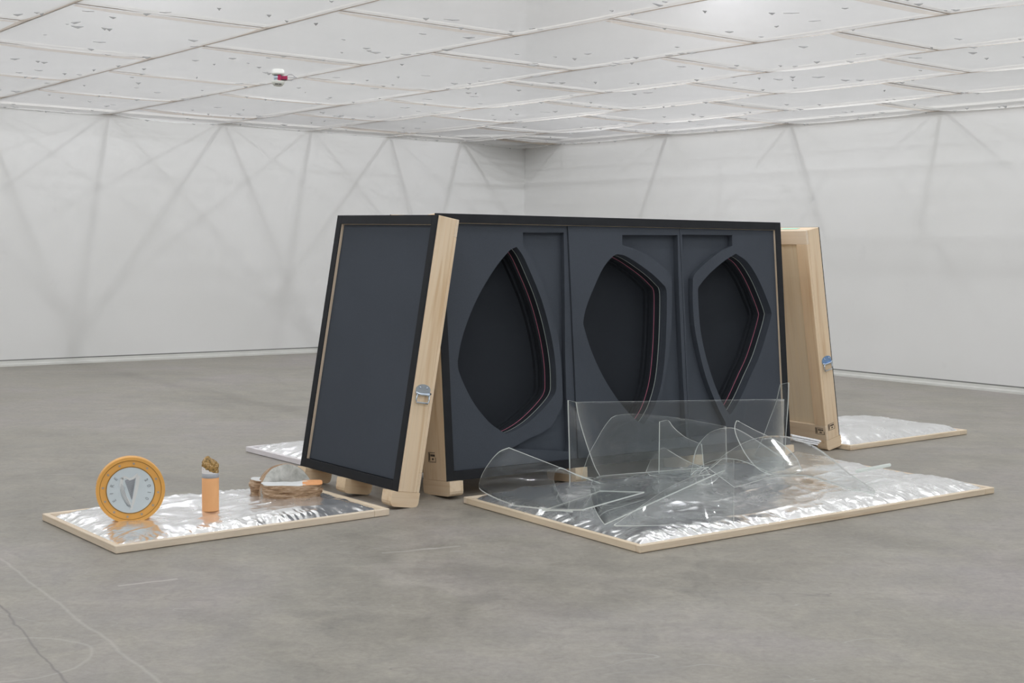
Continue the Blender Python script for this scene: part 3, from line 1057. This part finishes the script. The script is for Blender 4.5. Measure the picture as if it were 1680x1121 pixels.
LB = lid_matrix(.65, 6.479, 36.65)
lid('large open crate lid holding the silver pad under the acrylic sheets', LB, 3.01, 1.55, M['strip'])
foil_pad('large crumpled silver foil pad under the clear acrylic sheets', LB, 3.01, 1.55, .076, 3.3, 300, 160)
LA = lid_matrix(-1.909, 6.322, 39.6)
lid('small crate lid tray carrying the coin, cigarette butt and crusty loaf', LA, 1.60, .985, M['strip'])
foil_pad('silver foil pad on which the coin and cigarette butt stand', LA, 1.60, .985, .055, 8.1, 180, 120)
LC = lid_matrix(2.600, 10.020, 39.3)
lid('small crate lid tray beside the bare pine crate back', LC, 1.60, 1.0, M['strip'])
foil_pad('smooth pale foil pad beside the bare pine crate back', LC, 1.60, 1.0, .095, 14.2, 120, 80, crease=.6)
LDm = frame_matrix((-1.938, 9.584, 0), (math.cos(R(-49.5)), math.sin(R(-49.5)), 0), (-math.sin(R(-49.5)), math.cos(R(-49.5)), 0), (0, 0, 1))
lid('crate lid tray reaching out from behind the plain foam faced crate', LDm, 1.44, 3.0, M['lilac'])
foil_pad('silver foil pad mostly hidden behind the plain foam faced crate', LDm, 1.44, 3.0, .075, 21.7, 100, 160)


# ================================================================== ACRYLIC SHEETS
SHEETS = {
    'tall': ([(0.651,1.310,0.589), (0.672,1.310,0.503), (0.713,1.310,0.392), (0.763,1.310,0.276), (0.809,1.310,0.182), (0.855,1.310,0.114)],
        [(2.452,1.270,0.508), (2.454,1.270,0.404), (2.454,1.270,0.299), (2.452,1.270,0.194), (2.451,1.270,0.068), (2.449,1.270,-0.041)]),
    'sliver': ([(0.606,1.330,0.601), (0.614,1.330,0.441), (0.622,1.330,0.292), (0.630,1.330,0.087)],
        [(0.728,1.400,0.575), (0.749,1.400,0.488), (0.790,1.400,0.376), (0.842,1.400,0.258), (0.888,1.400,0.162), (0.934,1.400,0.093)]),
    'horn': ([(2.213,1.020,0.655), (2.213,1.020,0.527), (2.206,1.020,0.406), (2.199,1.020,0.286), (2.194,1.020,0.100)],
        [(2.243,1.120,0.633), (2.229,1.140,0.514), (2.191,1.160,0.392), (2.147,1.180,0.262), (2.091,1.200,0.150)]),
    'dark': ([(0.837,1.470,0.076), (0.865,1.470,0.166), (0.903,1.470,0.244), (0.951,1.470,0.309), (1.001,1.460,0.388), (1.052,1.450,0.447), (1.083,1.440,0.465), (1.218,1.430,0.468), (1.431,1.420,0.445), (1.678,1.410,0.406), (2.032,1.400,0.334)],
        [(0.842,1.440,0.092), (0.901,1.440,0.086), (0.966,1.440,0.084), (1.033,1.430,0.083), (1.110,1.430,0.080), (1.178,1.420,0.079), (1.256,1.420,0.076), (1.378,1.410,0.078), (1.530,1.400,0.082), (1.740,1.390,0.085), (2.026,1.380,0.098)]),
    'pipe': ([(0.145,1.300,0.353), (0.109,1.340,0.329), (0.092,1.400,0.272), (0.071,1.450,0.195), (0.067,1.480,0.137), (0.049,1.460,0.116), (0.006,1.380,0.107), (-0.033,1.200,0.097), (-0.045,0.980,0.086)],
        [(0.761,1.200,0.101), (0.570,1.200,0.171), (0.453,1.200,0.222), (0.428,1.220,0.199), (0.415,1.220,0.161), (0.378,1.150,0.120), (0.255,0.950,0.100), (0.178,0.800,0.085), (0.156,0.720,0.073)]),
    'roll': ([(0.760,1.200,0.146), (0.717,1.200,0.135), (0.660,1.160,0.121), (0.601,1.100,0.099), (0.480,0.950,0.088), (0.325,0.750,0.091), (0.110,0.450,0.101), (0.024,0.300,0.092)],
        [(1.416,0.940,0.177), (1.374,0.940,0.169), (1.323,0.920,0.154), (1.269,0.880,0.138), (1.215,0.820,0.126), (1.192,0.750,0.117), (1.222,0.700,0.144), (1.364,0.750,0.193)]),
    'lean': ([(0.043,0.250,0.095), (0.180,0.250,0.153), (0.428,0.250,0.254), (0.676,0.220,0.327), (0.727,0.150,0.398), (0.754,0.100,0.396)],
        [(0.047,0.240,0.093), (0.136,0.200,0.090), (0.335,0.160,0.077), (0.539,0.120,0.064), (0.658,0.080,0.064), (0.724,0.060,0.063)]),
    'flat': ([(-0.108,0.652,0.120), (0.080,0.550,0.120)],
        [(0.488,0.880,0.130), (0.639,0.674,0.140)]),
    'fin': ([(1.237,1.200,0.443), (1.309,1.200,0.446), (1.347,1.200,0.409), (1.395,1.200,0.371), (1.477,1.200,0.322), (1.608,1.200,0.273)],
        [(1.241,1.200,0.117), (1.314,1.200,0.110), (1.372,1.200,0.105), (1.435,1.200,0.103), (1.521,1.200,0.103), (1.635,1.200,0.105)]),
    'saddle': ([(1.114,1.180,0.143), (1.139,1.170,0.207), (1.175,1.150,0.263), (1.212,1.130,0.290), (1.241,1.100,0.268), (1.348,1.080,0.209), (1.485,1.040,0.149)],
        [(1.108,1.140,0.126), (1.161,1.120,0.117), (1.194,1.090,0.114), (1.223,1.060,0.116), (1.265,1.040,0.115), (1.350,1.020,0.114), (1.478,0.990,0.118)]),
    'arch': ([(1.476,1.130,0.218), (1.495,1.130,0.267), (1.542,1.130,0.314), (1.611,1.130,0.356), (1.693,1.130,0.373), (1.781,1.130,0.375), (1.849,1.130,0.362), (1.929,1.130,0.329), (2.034,1.130,0.277), (2.213,1.130,0.181), (2.459,1.130,0.058)],
        [(1.349,1.030,0.120), (1.396,1.030,0.147), (1.448,1.030,0.173), (1.516,1.030,0.190), (1.597,1.030,0.198), (1.684,1.030,0.195), (1.773,1.030,0.179), (1.864,1.020,0.149), (1.979,1.020,0.103), (2.097,1.010,0.062), (2.282,1.000,0.018)]),
    'leaf': ([(1.632,0.920,0.456), (1.616,0.920,0.430), (1.607,0.910,0.394), (1.626,0.900,0.336), (1.685,0.880,0.234), (1.777,0.860,0.144), (1.908,0.850,0.095), (2.039,0.840,0.084), (2.155,0.840,0.101)],
        [(1.643,0.920,0.451), (1.787,0.930,0.390), (1.929,0.940,0.336), (2.028,0.940,0.293), (2.116,0.940,0.246), (2.165,0.930,0.204), (2.191,0.910,0.164), (2.182,0.880,0.129), (2.172,0.850,0.102)]),
    'wave': ([(1.224,0.750,0.213), (1.290,0.750,0.251), (1.356,0.750,0.286), (1.516,0.750,0.344), (1.682,0.750,0.369), (1.859,0.750,0.360), (1.973,0.740,0.337), (2.095,0.720,0.292), (2.166,0.680,0.244), (2.209,0.620,0.190), (2.206,0.500,0.130), (2.180,0.350,0.086), (2.056,0.180,0.087)],
        [(1.310,0.620,0.111), (1.366,0.600,0.123), (1.449,0.580,0.140), (1.531,0.550,0.162), (1.621,0.520,0.170), (1.734,0.500,0.162), (1.822,0.480,0.146), (1.888,0.440,0.123), (1.929,0.380,0.106), (1.970,0.320,0.088), (2.010,0.260,0.075), (2.020,0.200,0.076), (2.025,0.160,0.082)]),
}
SHEET_LABEL = {
    'tall': 'tall upright rectangular sheet of clear acrylic with one curved end',
    'sliver': 'narrow upright clear acrylic offcut at the curved end of the tall sheet',
    'horn': 'pointed clear acrylic offcut standing highest, beside the bare pine crate',
    'dark': 'low clear acrylic sheet with an arched top behind the tall rectangular sheet',
    'pipe': 'clear acrylic sheet curled into a half pipe beside a foot of the wide crate',
    'roll': 'clear acrylic sheet curled into a long low roll in front of the tall sheet',
    'lean': 'clear acrylic triangle standing at the front edge with a long slanting edge',
    'flat': 'small clear acrylic sheet lying flat with a greenish edge',
    'fin': 'clear acrylic fin with a straight upright edge and a hollow sloping top',
    'saddle': 'small peaked clear acrylic sheet behind the upright fin',
    'arch': 'rounded clear acrylic arch between the fin and the big wave',
    'leaf': 'leaf-shaped clear acrylic offcut with a chipped curved edge',
    'wave': 'large clear acrylic sheet bent into a wave sloping down to the pad',
}
e1 = Vector((math.cos(R(36.65)), math.sin(R(36.65)), 0))
e2 = Vector((-e1.y, e1.x, 0))


def resample(P, n):
    P = [Vector(p) for p in P]
    m_ = len(P)
    if m_ == 2:
        return [P[0].lerp(P[1], i_ / (n - 1)) for i_ in range(n)]
    dense = []
    for i_ in range(m_ - 1):
        p1, p2 = P[i_], P[i_ + 1]
        p0 = P[i_ - 1] if i_ else p1 * 2 - p2
        p3 = P[i_ + 2] if i_ + 2 < m_ else p2 * 2 - p1
        for k_ in range(10):
            t_ = k_ / 10
            dense.append(0.5 * ((2 * p1) + (p2 - p0) * t_ + (2 * p0 - 5 * p1 + 4 * p2 - p3) * t_ ** 2 + (3 * p1 - p0 - 3 * p2 + p3) * t_ ** 3))
    dense.append(P[-1])
    acc = [0.0]
    for a_, b_ in zip(dense, dense[1:]):
        acc.append(acc[-1] + (b_ - a_).length)
    res, k_ = [], 0
    for i_ in range(n):
        want = acc[-1] * i_ / (n - 1)
        while k_ < len(acc) - 2 and acc[k_ + 1] < want:
            k_ += 1
        f_ = (want - acc[k_]) / max(1e-9, acc[k_ + 1] - acc[k_])
        res.append(dense[k_].lerp(dense[k_ + 1], f_))
    return res


def sheet(key, A, B, n=40, mcols=10, th=.0075):
    """Loft between two cut edges, given real thickness; the rim is the bright cut edge."""
    a_, b_ = resample(A, n), resample(B, n)
    grid = [[a_[i_].lerp(b_[i_], j_ / (mcols - 1)) for j_ in range(mcols)] for i_ in range(n)]
    nrm = []
    for i_ in range(n):
        row = []
        for j_ in range(mcols):
            du = grid[min(i_ + 1, n - 1)][j_] - grid[max(i_ - 1, 0)][j_]
            dv = grid[i_][min(j_ + 1, mcols - 1)] - grid[i_][max(j_ - 1, 0)]
            c_ = du.cross(dv)
            row.append(c_.normalized() if c_.length > 1e-9 else Vector((0, 1, 0)))
        nrm.append(row)
    vs, fs, fm = [], [], []
    for sgn in (-.5, .5):
        for i_ in range(n):
            for j_ in range(mcols):
                vs.append(grid[i_][j_] + nrm[i_][j_] * th * sgn)
    off = n * mcols
    for i_ in range(n - 1):
        for j_ in range(mcols - 1):
            q = i_ * mcols + j_
            fs.append((q, q + 1, q + mcols + 1, q + mcols))
            fs.append((off + q, off + q + mcols, off + q + mcols + 1, off + q + 1))
            fm += [0, 0]
    rim = [i_ * mcols for i_ in range(n)] + [(n - 1) * mcols + j_ for j_ in range(1, mcols)] + \
          [i_ * mcols + mcols - 1 for i_ in range(n - 2, -1, -1)] + [j_ for j_ in range(mcols - 2, 0, -1)]
    for a0, b0 in zip(rim, rim[1:] + rim[:1]):
        fs.append((a0, b0, off + b0, off + a0))
        fm.append(1)
    o = mesh_obj('acrylic_sheet', vs, fs, None, smooth=False, mats=[M['acrylic'], M['acrylic_edge']], fmat=fm)
    sm = [f_ == 0 for f_ in fm]
    o.data.polygons.foreach_set('use_smooth', sm)
    o.matrix_world = LB
    tag(o, SHEET_LABEL[key], 'acrylic sheet', 'clear acrylic sheets piled on the large pad')
    return o


for key, (A, B) in SHEETS.items():
    sheet(key, A, B)

# a bundle of strips coloured white for their bright edges, and a clear rod
bm = bmesh.new()
for k_ in range(3):
    mm = Matrix.Translation((2.135, .80 - .004, .322 - .012 * k_)) @ Matrix.Rotation(R(-34), 4, 'Z') @ Matrix.Rotation(R(11), 4, 'Y') @ Matrix.Diagonal((.19 - .02 * k_, .05, .008, 1))
    bmesh.ops.create_cube(bm, size=1.0, matrix=mm)
o = bm_obj('acrylic_strip', bm, M['paper'])
o.matrix_world = LB
tag(o, 'bright white bundle of acrylic strips on top of the wave sheet', 'acrylic strip')
bm = bmesh.new()
tube_bm(bm, [(2.321, .536, .128), (2.603, .495, .150)], .011, 16)
o = bm_obj('acrylic_rod', bm, M['acrylic_edge'], smooth=False)
o.matrix_world = LB
tag(o, 'short clear rod lying on the foil beyond the wave sheet', 'rod')

# ================================================================== COIN
aim = R(18)
nx = Vector((math.sin(aim), -math.cos(aim), 0.03)).normalized()       # the way the face looks
cx_ = Vector((math.cos(aim), math.sin(aim), 0))
cz_ = nx.cross(cx_).normalized()
RC = .174
coin_base = Vector((-1.972, 6.795, .052))
mCoin = frame_matrix(coin_base + cz_ * RC * 1.0, cx_, cz_, nx)
coin = thing('coin_sculpture', 'giant orange and pale blue coin with a harp, standing on its edge', 'coin', mCoin)
TH = .070
bm = bmesh.new()
seg = 160
prof = [(RC * .70, -TH), (RC * .985, -TH), (RC, -TH + .006), (RC, -.006), (RC * .985, 0), (RC * .90, 0), (RC * .885, -.005), (RC * .715, -.005), (RC * .70, -.007)]
rings = []
for (r_, z_) in prof:
    rings.append([bm.verts.new(((r_ - (.0018 if (k_ % 2 and r_ == RC and PI * .93 < 2 * PI * k_ / seg < PI * 1.35) else 0)) * math.cos(2 * PI * k_ / seg), (r_ - (.0018 if (k_ % 2 and r_ == RC and PI * .93 < 2 * PI * k_ / seg < PI * 1.35) else 0)) * math.sin(2 * PI * k_ / seg), z_)) for k_ in range(seg)])
for A_, B_ in zip(rings, rings[1:] + rings[:1]):
    for k_ in range(seg):
        bm.faces.new((A_[k_], A_[(k_ + 1) % seg], B_[(k_ + 1) % seg], B_[k_]))
bm_obj('rim', bm, M['orange'], coin)
o = lathe('centre_disc', [(0, -TH + .004), (RC * .698, -TH + .004), (RC * .698, -.006), (RC * .68, -.003), (0, -.003)], M['pale'], coin, 64, False)
for rr, wdt in ((RC * .893, .0022), (RC * .698, .0018)):
    bm = bmesh.new()
    tube_bm(bm, [(rr * math.cos(2 * PI * k_ / 96), rr * math.sin(2 * PI * k_ / 96), -.0035) for k_ in range(96)], wdt, 6, True)
    bm_obj('groove', bm, M['groove'], coin)
for k_ in range(12):
    a_ = 2 * PI * k_ / 12 + PI / 2 - .12
    vs, fs = [], []
    cxs, cys = RC * .80 * math.cos(a_), RC * .80 * math.sin(a_)
    for z_ in (-.006, -.0035):
        for q in range(10):
            rr = .0088 if q % 2 == 0 else .0036
            vs.append((cxs + rr * math.cos(PI / 2 + q * PI / 5), cys + rr * math.sin(PI / 2 + q * PI / 5), z_))
    fs = [tuple(range(10, 20))] + [(q, (q + 1) % 10, 10 + (q + 1) % 10, 10 + q) for q in range(10)]
    mesh_obj('star', vs, fs, M['star'], coin)
# the harp: neck, pillar, sound box, strings
hr = RC * .67
hp = bpy.data.objects.new('harp', None)
coll.objects.link(hp)
hp.parent = coin


def strip2d(name, L_, R_, mat, z0=-.0035, z1=-.0012):
    n = len(L_)
    vs = [(p[0] * hr, p[1] * hr, z) for z in (z0, z1) for p in (list(L_) + list(R_)[::-1])]
    k2 = 2 * n
    fs = [(n2, n2 + 1, k2 - 2 - n2, k2 - 1 - n2) for n2 in range(n - 1)]
    fs = [tuple(k2 + q for q in f_) for f_ in fs] + [(q, (q + 1) % k2, k2 + (q + 1) % k2, k2 + q) for q in range(k2)]
    return mesh_obj(name, vs, fs, mat, hp)


strip2d('pillar', [(-.42, .58), (-.47, .25), (-.42, -.05), (-.30, -.38), (-.10, -.68)], [(-.30, .60), (-.32, .25), (-.26, -.02), (-.14, -.32), (.02, -.60)], M['relief'])
strip2d('sound_box', [(.24, .66), (.22, .30), (.14, -.10), (.05, -.55), (-.04, -.88)], [(.42, .62), (.36, .25), (.28, -.12), (.18, -.50), (.06, -.86)], M['relief'])
strip2d('neck', [(-.42, .58), (-.25, .66), (-.05, .55), (.10, .60), (.30, .76)], [(-.34, .48), (-.22, .55), (-.04, .44), (.12, .49), (.34, .64)], M['relief'])
strip2d('string_ground', [(-.25, .45), (-.10, -.02), (.03, -.42)], [(.22, .62), (.15, .1), (.06, -.42)], M['band'], -.0035, -.0024)
bm = bmesh.new()
for k_ in range(10):
    f_ = k_ / 9
    x0, y0 = -.24 + .46 * f_, .44 + .14 * f_
    tube_bm(bm, [(x0 * hr, y0 * hr, -.002), ((.04 + .10 * f_ * .9) * hr, (-.40 + .55 * f_) * hr, -.002)], .0007, 4)
    tube_bm(bm, [((-.24 + .26 * f_) * hr, (.42 - .8 * f_) * hr, -.002), ((.22 - .14 * f_) * hr, (.55 - .85 * f_) * hr, -.002)], .0005, 4)
bm_obj('strings', bm, M['pencil'], hp)
for k_ in range(5):
    q = k_ * .04
    strip2d('carving', [(-.40 + q, .30 - q), (-.44 + q, .0), (-.34 + q, -.35), (-.16 + q, -.70 - q * .5)], [(-.39 + q, .30 - q), (-.425 + q, .0), (-.325 + q, -.35), (-.145 + q, -.70 - q * .5)], M['pencil'], -.003, -.0008)


def letter(ch, x, y, rot, size, mat, parent):
    cu = bpy.data.curves.new('letter', 'FONT')
    cu.body = ch
    cu.size = size
    cu.align_x = 'CENTER'
    cu.align_y = 'CENTER'
    cu.extrude = .0006
    tmp = bpy.data.objects.new('letter_source', cu)
    me = bpy.data.meshes.new_from_object(tmp)
    bpy.data.objects.remove(tmp)
    bpy.data.curves.remove(cu)
    me.materials.clear()
    me.materials.append(mat)
    lo_ = bpy.data.objects.new('letter', me)
    coll.objects.link(lo_)
    lo_.parent = parent
    lo_.matrix_local = Matrix.Translation((x, y, -.0018)) @ Matrix.Rotation(rot, 4, 'Z')


for k_, ch in enumerate('EIRE'):
    a_ = R(212 - 24 * k_)
    letter(ch, hr * .82 * math.cos(a_), hr * .82 * math.sin(a_), a_ - PI / 2, .026, M['pencil'], coin)
for k_, ch in enumerate('2010'):
    a_ = R(33 - 21 * k_)
    letter(ch, hr * .80 * math.cos(a_), hr * .80 * math.sin(a_), a_ - PI / 2, .026, M['pencil'], coin)

# ================================================================== CIGARETTE BUTT
cig = thing('cigarette_sculpture', 'giant orange cigarette butt standing upright on the foil pad', 'cigarette butt', Matrix.Translation((-1.632, 7.12, .062)))
RG = .0455
lathe('filter', [(0, 0), (RG * .99, 0), (RG, .004), (RG, .182), (0, .182)], M['filter'], cig, 40)
lathe('band', [(RG * .5, .182), (RG * 1.006, .182), (RG * 1.006, .206), (RG * .5, .206)], M['band'], cig, 40)


def charred(name, hfun, z0, mat, rfac, seed):
    bm = bmesh.new()
    seg, rows = 40, 8
    R_ = []
    for j_ in range(rows + 1):
        row = []
        for k_ in range(seg):
            a_ = 2 * PI * k_ / seg
            z = z0 + (hfun(a_) - z0) * j_ / rows
            rr = RG * rfac * (1 + .05 * noise.noise(Vector((math.cos(a_) * 3, math.sin(a_) * 3, z * 40 + seed))) * (j_ / rows))
            row.append(bm.verts.new((rr * math.cos(a_), rr * math.sin(a_), z)))
        R_.append(row)
    for A_, B_ in zip(R_, R_[1:]):
        for k_ in range(seg):
            bm.faces.new((A_[k_], A_[(k_ + 1) % seg], B_[(k_ + 1) % seg], B_[k_]))
    return bm, R_


def cut_line(a_):
    # high on the camera's left, burnt away low on the right
    return .206 + .022 + .024 * math.cos(a_ - PI * .98) + .008 * noise.noise(Vector((math.cos(a_) * 4, math.sin(a_) * 4, 3)))


bm, R_ = charred('paper', cut_line, .206, M['paper'], 1.0, 1.0)
bm_obj('paper_sleeve', bm, M['paper'], cig, True)
bm = bmesh.new()
seg, rows = 36, 14
R_ = []
for j_ in range(rows + 1):
    f_ = j_ / rows
    row = []
    for k_ in range(seg):
        a_ = 2 * PI * k_ / seg
        prof_r = RG * (.975 if f_ < .6 else .975 * math.sqrt(max(0.0, 1 - ((f_ - .6) / .42) ** 2)))
        z = .206 + .080 * f_
        nz = noise.noise(Vector((math.cos(a_) * 2.5, math.sin(a_) * 2.5, f_ * 4))) * .10 + noise.noise(Vector((math.cos(a_) * 7, math.sin(a_) * 7, f_ * 11))) * .10
        rr = prof_r * (1 + nz * min(1, f_ * 2))
        row.append(bm.verts.new((rr * math.cos(a_), rr * math.sin(a_), z + .010 * nz * 2 * f_ - .012 * f_ * math.cos(a_))))
    R_.append(row)
for A_, B_ in zip(R_, R_[1:]):
    for k_ in range(seg):
        bm.faces.new((A_[k_], A_[(k_ + 1) % seg], B_[(k_ + 1) % seg], B_[k_]))
bm.faces.new(R_[-1])
bm_obj('burnt_end', bm, M['tobacco'], cig, False)

# ================================================================== CRUSTY LOAF
loaf = thing('loaf_sculpture', 'crusty brown slab with a round grey disc stuck upright in it', 'sculpture', Matrix.Translation((-1.289, 7.53, .058)) @ Matrix.Rotation(R(12), 4, 'Z'))


def crust_lobe(x0, x1, depth, y_mid, h, seed, bow):
    bm = bmesh.new()
    seg, rows = 84, 10
    cx, rx = (x0 + x1) / 2, (x1 - x0) / 2
    R_ = []
    for j_ in range(rows + 1):
        f_ = j_ / rows
        row = []
        for k_ in range(seg):
            a_ = 2 * PI * k_ / seg
            ca, sa = math.cos(a_), math.sin(a_)
            px = math.copysign(abs(ca) ** .55, ca) * rx
            py = math.copysign(abs(sa) ** .75, sa) * depth / 2 - bow * (1 - (px / rx) ** 2)
            n_ = noise.noise(Vector((px * 9, py * 9, f_ * 5 + seed))) * .013 + noise.noise(Vector((px * 22, py * 22, f_ * 11 + seed))) * .012
            sc = 1 + n_ / max(.05, math.hypot(px, py)) * (1 if 0 < j_ else .3)
            tuck = 1 - .10 * (1 - f_) ** 2
            z = h * f_ + (noise.noise(Vector((px * 12, py * 12, seed))) * .008 if j_ == rows else 0)
            row.append(bm.verts.new((cx + px * sc * tuck, y_mid + py * sc * tuck, z)))
        R_.append(row)
    for A_, B_ in zip(R_, R_[1:]):
        for k_ in range(seg):
            bm.faces.new((A_[k_], A_[(k_ + 1) % seg], B_[(k_ + 1) % seg], B_[k_]))
    bm.faces.new(R_[0][::-1])
    top = [v_.co.copy() for v_ in R_[-1]]
    return bm, top


def cap(name, pts, mat, dz, parent, shrink=.985, thick=.004):
    c_ = sum(pts, Vector()) / len(pts)
    n = len(pts)
    P = [c_ + (p - c_) * shrink for p in pts]
    vs = [(p.x, p.y, p.z + dz - thick) for p in P] + [(p.x, p.y, p.z + dz) for p in P] + [(c_.x, c_.y, c_.z + dz)]
    fs = [(q, (q + 1) % n, n + (q + 1) % n, n + q) for q in range(n)] + [(n + q, n + (q + 1) % n, 2 * n) for q in range(n)]
    return mesh_obj(name, vs, fs, mat, parent)


bm, top = crust_lobe(-.145, .205, .15, -.02, .088, 2.0, .02)
slab_o = bm_obj('crust_slab', bm, M['crust'], loaf)
cap('glaze', top, M['icing'], .001, slab_o, .975)
rt = [p for p in top if p.x > .085]
rcx, rcy = sum(q.x for q in rt) / len(rt), sum(q.y for q in rt) / len(rt)
rt.sort(key=lambda p: math.atan2(p.y - rcy, p.x - rcx))
cap('apricot_patch', rt, M['apricot'], .0025, slab_o, .99)
bm, top = crust_lobe(-.200, -.105, .15, .11, .092, 6.0, .0)
chunk = bm_obj('crust_chunk', bm, M['crust'], loaf)
cap('glaze', top, M['icing'], .001, chunk, .97)
# the upright disc
dm = Matrix.Translation((.002, .090, .012)) @ Matrix.Rotation(R(24), 4, 'Z') @ Matrix.Rotation(R(90 - 12), 4, 'X')
RD = .166
bm = bmesh.new()
seg, rr_n = 72, 10
fr_, bk_ = [], []
for j_ in range(1, rr_n + 1):
    f_ = j_ / rr_n
    ro = []
    for k_ in range(seg):
        a_ = 2 * PI * k_ / seg
        rr = RD * f_ * (1 + .015 * noise.noise(Vector((math.cos(a_) * 3, math.sin(a_) * 3, 0))))
        z = .018 + .006 * noise.noise(Vector((rr * math.cos(a_) * 14, rr * math.sin(a_) * 14, 2))) - (.006 if j_ == rr_n else 0)
        ro.append(bm.verts.new((rr * math.cos(a_), rr * math.sin(a_), z)))
    fr_.append(ro)
c0 = bm.verts.new((0, 0, .018))
for k_ in range(seg):
    bm.faces.new((c0, fr_[0][k_], fr_[0][(k_ + 1) % seg]))
for A_, B_ in zip(fr_, fr_[1:]):
    for k_ in range(seg):
        bm.faces.new((A_[k_], B_[k_], B_[(k_ + 1) % seg], A_[(k_ + 1) % seg]))
face_o = bm_obj('disc_face', bm, M['crumb'], loaf, True)
face_o.matrix_local = dm
bm = bmesh.new()
prof = [(RD * .99, .012), (RD * 1.02, .006), (RD * 1.02, -.040), (RD * .95, -.048)]
R_ = [[bm.verts.new((r_ * (1 + .015 * noise.noise(Vector((math.cos(2 * PI * k_ / seg) * 3, math.sin(2 * PI * k_ / seg) * 3, 0)))) * math.cos(2 * PI * k_ / seg), r_ * math.sin(2 * PI * k_ / seg), z_)) for k_ in range(seg)] for r_, z_ in prof]
for A_, B_ in zip(R_, R_[1:]):
    for k_ in range(seg):
        bm.faces.new((A_[k_], A_[(k_ + 1) % seg], B_[(k_ + 1) % seg], B_[k_]))
bm.faces.new(R_[-1])
rim_o = bm_obj('disc_crust', bm, M['crust'], loaf, True)
rim_o.matrix_local = dm

# ================================================================== DETECTOR ON THE CEILING
det = thing('smoke_detector', 'white smoke detector hanging under the fabric ceiling, wrapped with red tape', 'smoke detector', Matrix.Translation((-2.185, 12.30, 2.975)))
lathe('sensor_head', [(0, 0), (.030, .002), (.048, .014), (.058, .030), (.060, .048), (.045, .052), (0, .052)], M['plastic'], det, 32)
lathe('neck', [(.0, .050), (.040, .052), (.040, .105), (0, .105)], M['zinc'], det, 24)
lathe('mount', [(0, .104), (.055, .104), (.058, .115), (.056, .150), (.045, .156), (0, .156)], M['plastic'], det, 32)
bm = bmesh.new()
for a0, a1 in ((-1.95, -1.35), (-1.25, -.80)):
    n = 6
    vs_ = []
    for z_ in (.012, .019):
        for k_ in range(n + 1):
            a_ = a0 + (a1 - a0) * k_ / n
            vs_.append(bm.verts.new((.0535 * math.cos(a_) * 1.03, .0535 * math.sin(a_) * 1.03, z_)))
    for k_ in range(n):
        bm.faces.new((vs_[k_], vs_[k_ + 1], vs_[n + 2 + k_], vs_[n + 1 + k_]))
bm_obj('vent_slot', bm, M['slot'], det)
bm = bmesh.new()
bmesh.ops.create_cube(bm, size=1.0, matrix=Matrix.Translation((.018, -.038, .075)) @ Matrix.Diagonal((.030, .012, .052, 1)))
bmesh.ops.create_cube(bm, size=1.0, matrix=Matrix.Translation((.060, -.012, .076)) @ Matrix.Diagonal((.055, .020, .034, 1)))
bm_obj('red_tape', bm, M['red'], det)
bm = bmesh.new()
bmesh.ops.create_cube(bm, size=1.0, matrix=Matrix.Translation((.045, -.026, .056)) @ Matrix.Diagonal((.075, .012, .008, 1)))
bm_obj('clip', bm, M['slot'], det)
for zz, bow in ((.088, .028), (.070, -.022), (.080, .004)):
    bm = bmesh.new()
    tube_bm(bm, [(.07, -.015, zz), (.10, -.01, zz + bow * .7), (.125, 0, zz + bow * .8), (.15, .01, .086 + bow * .2), (.168, .015, .084)], .0035, 6)
    bm_obj('cable', bm, M['wire'], det, True)
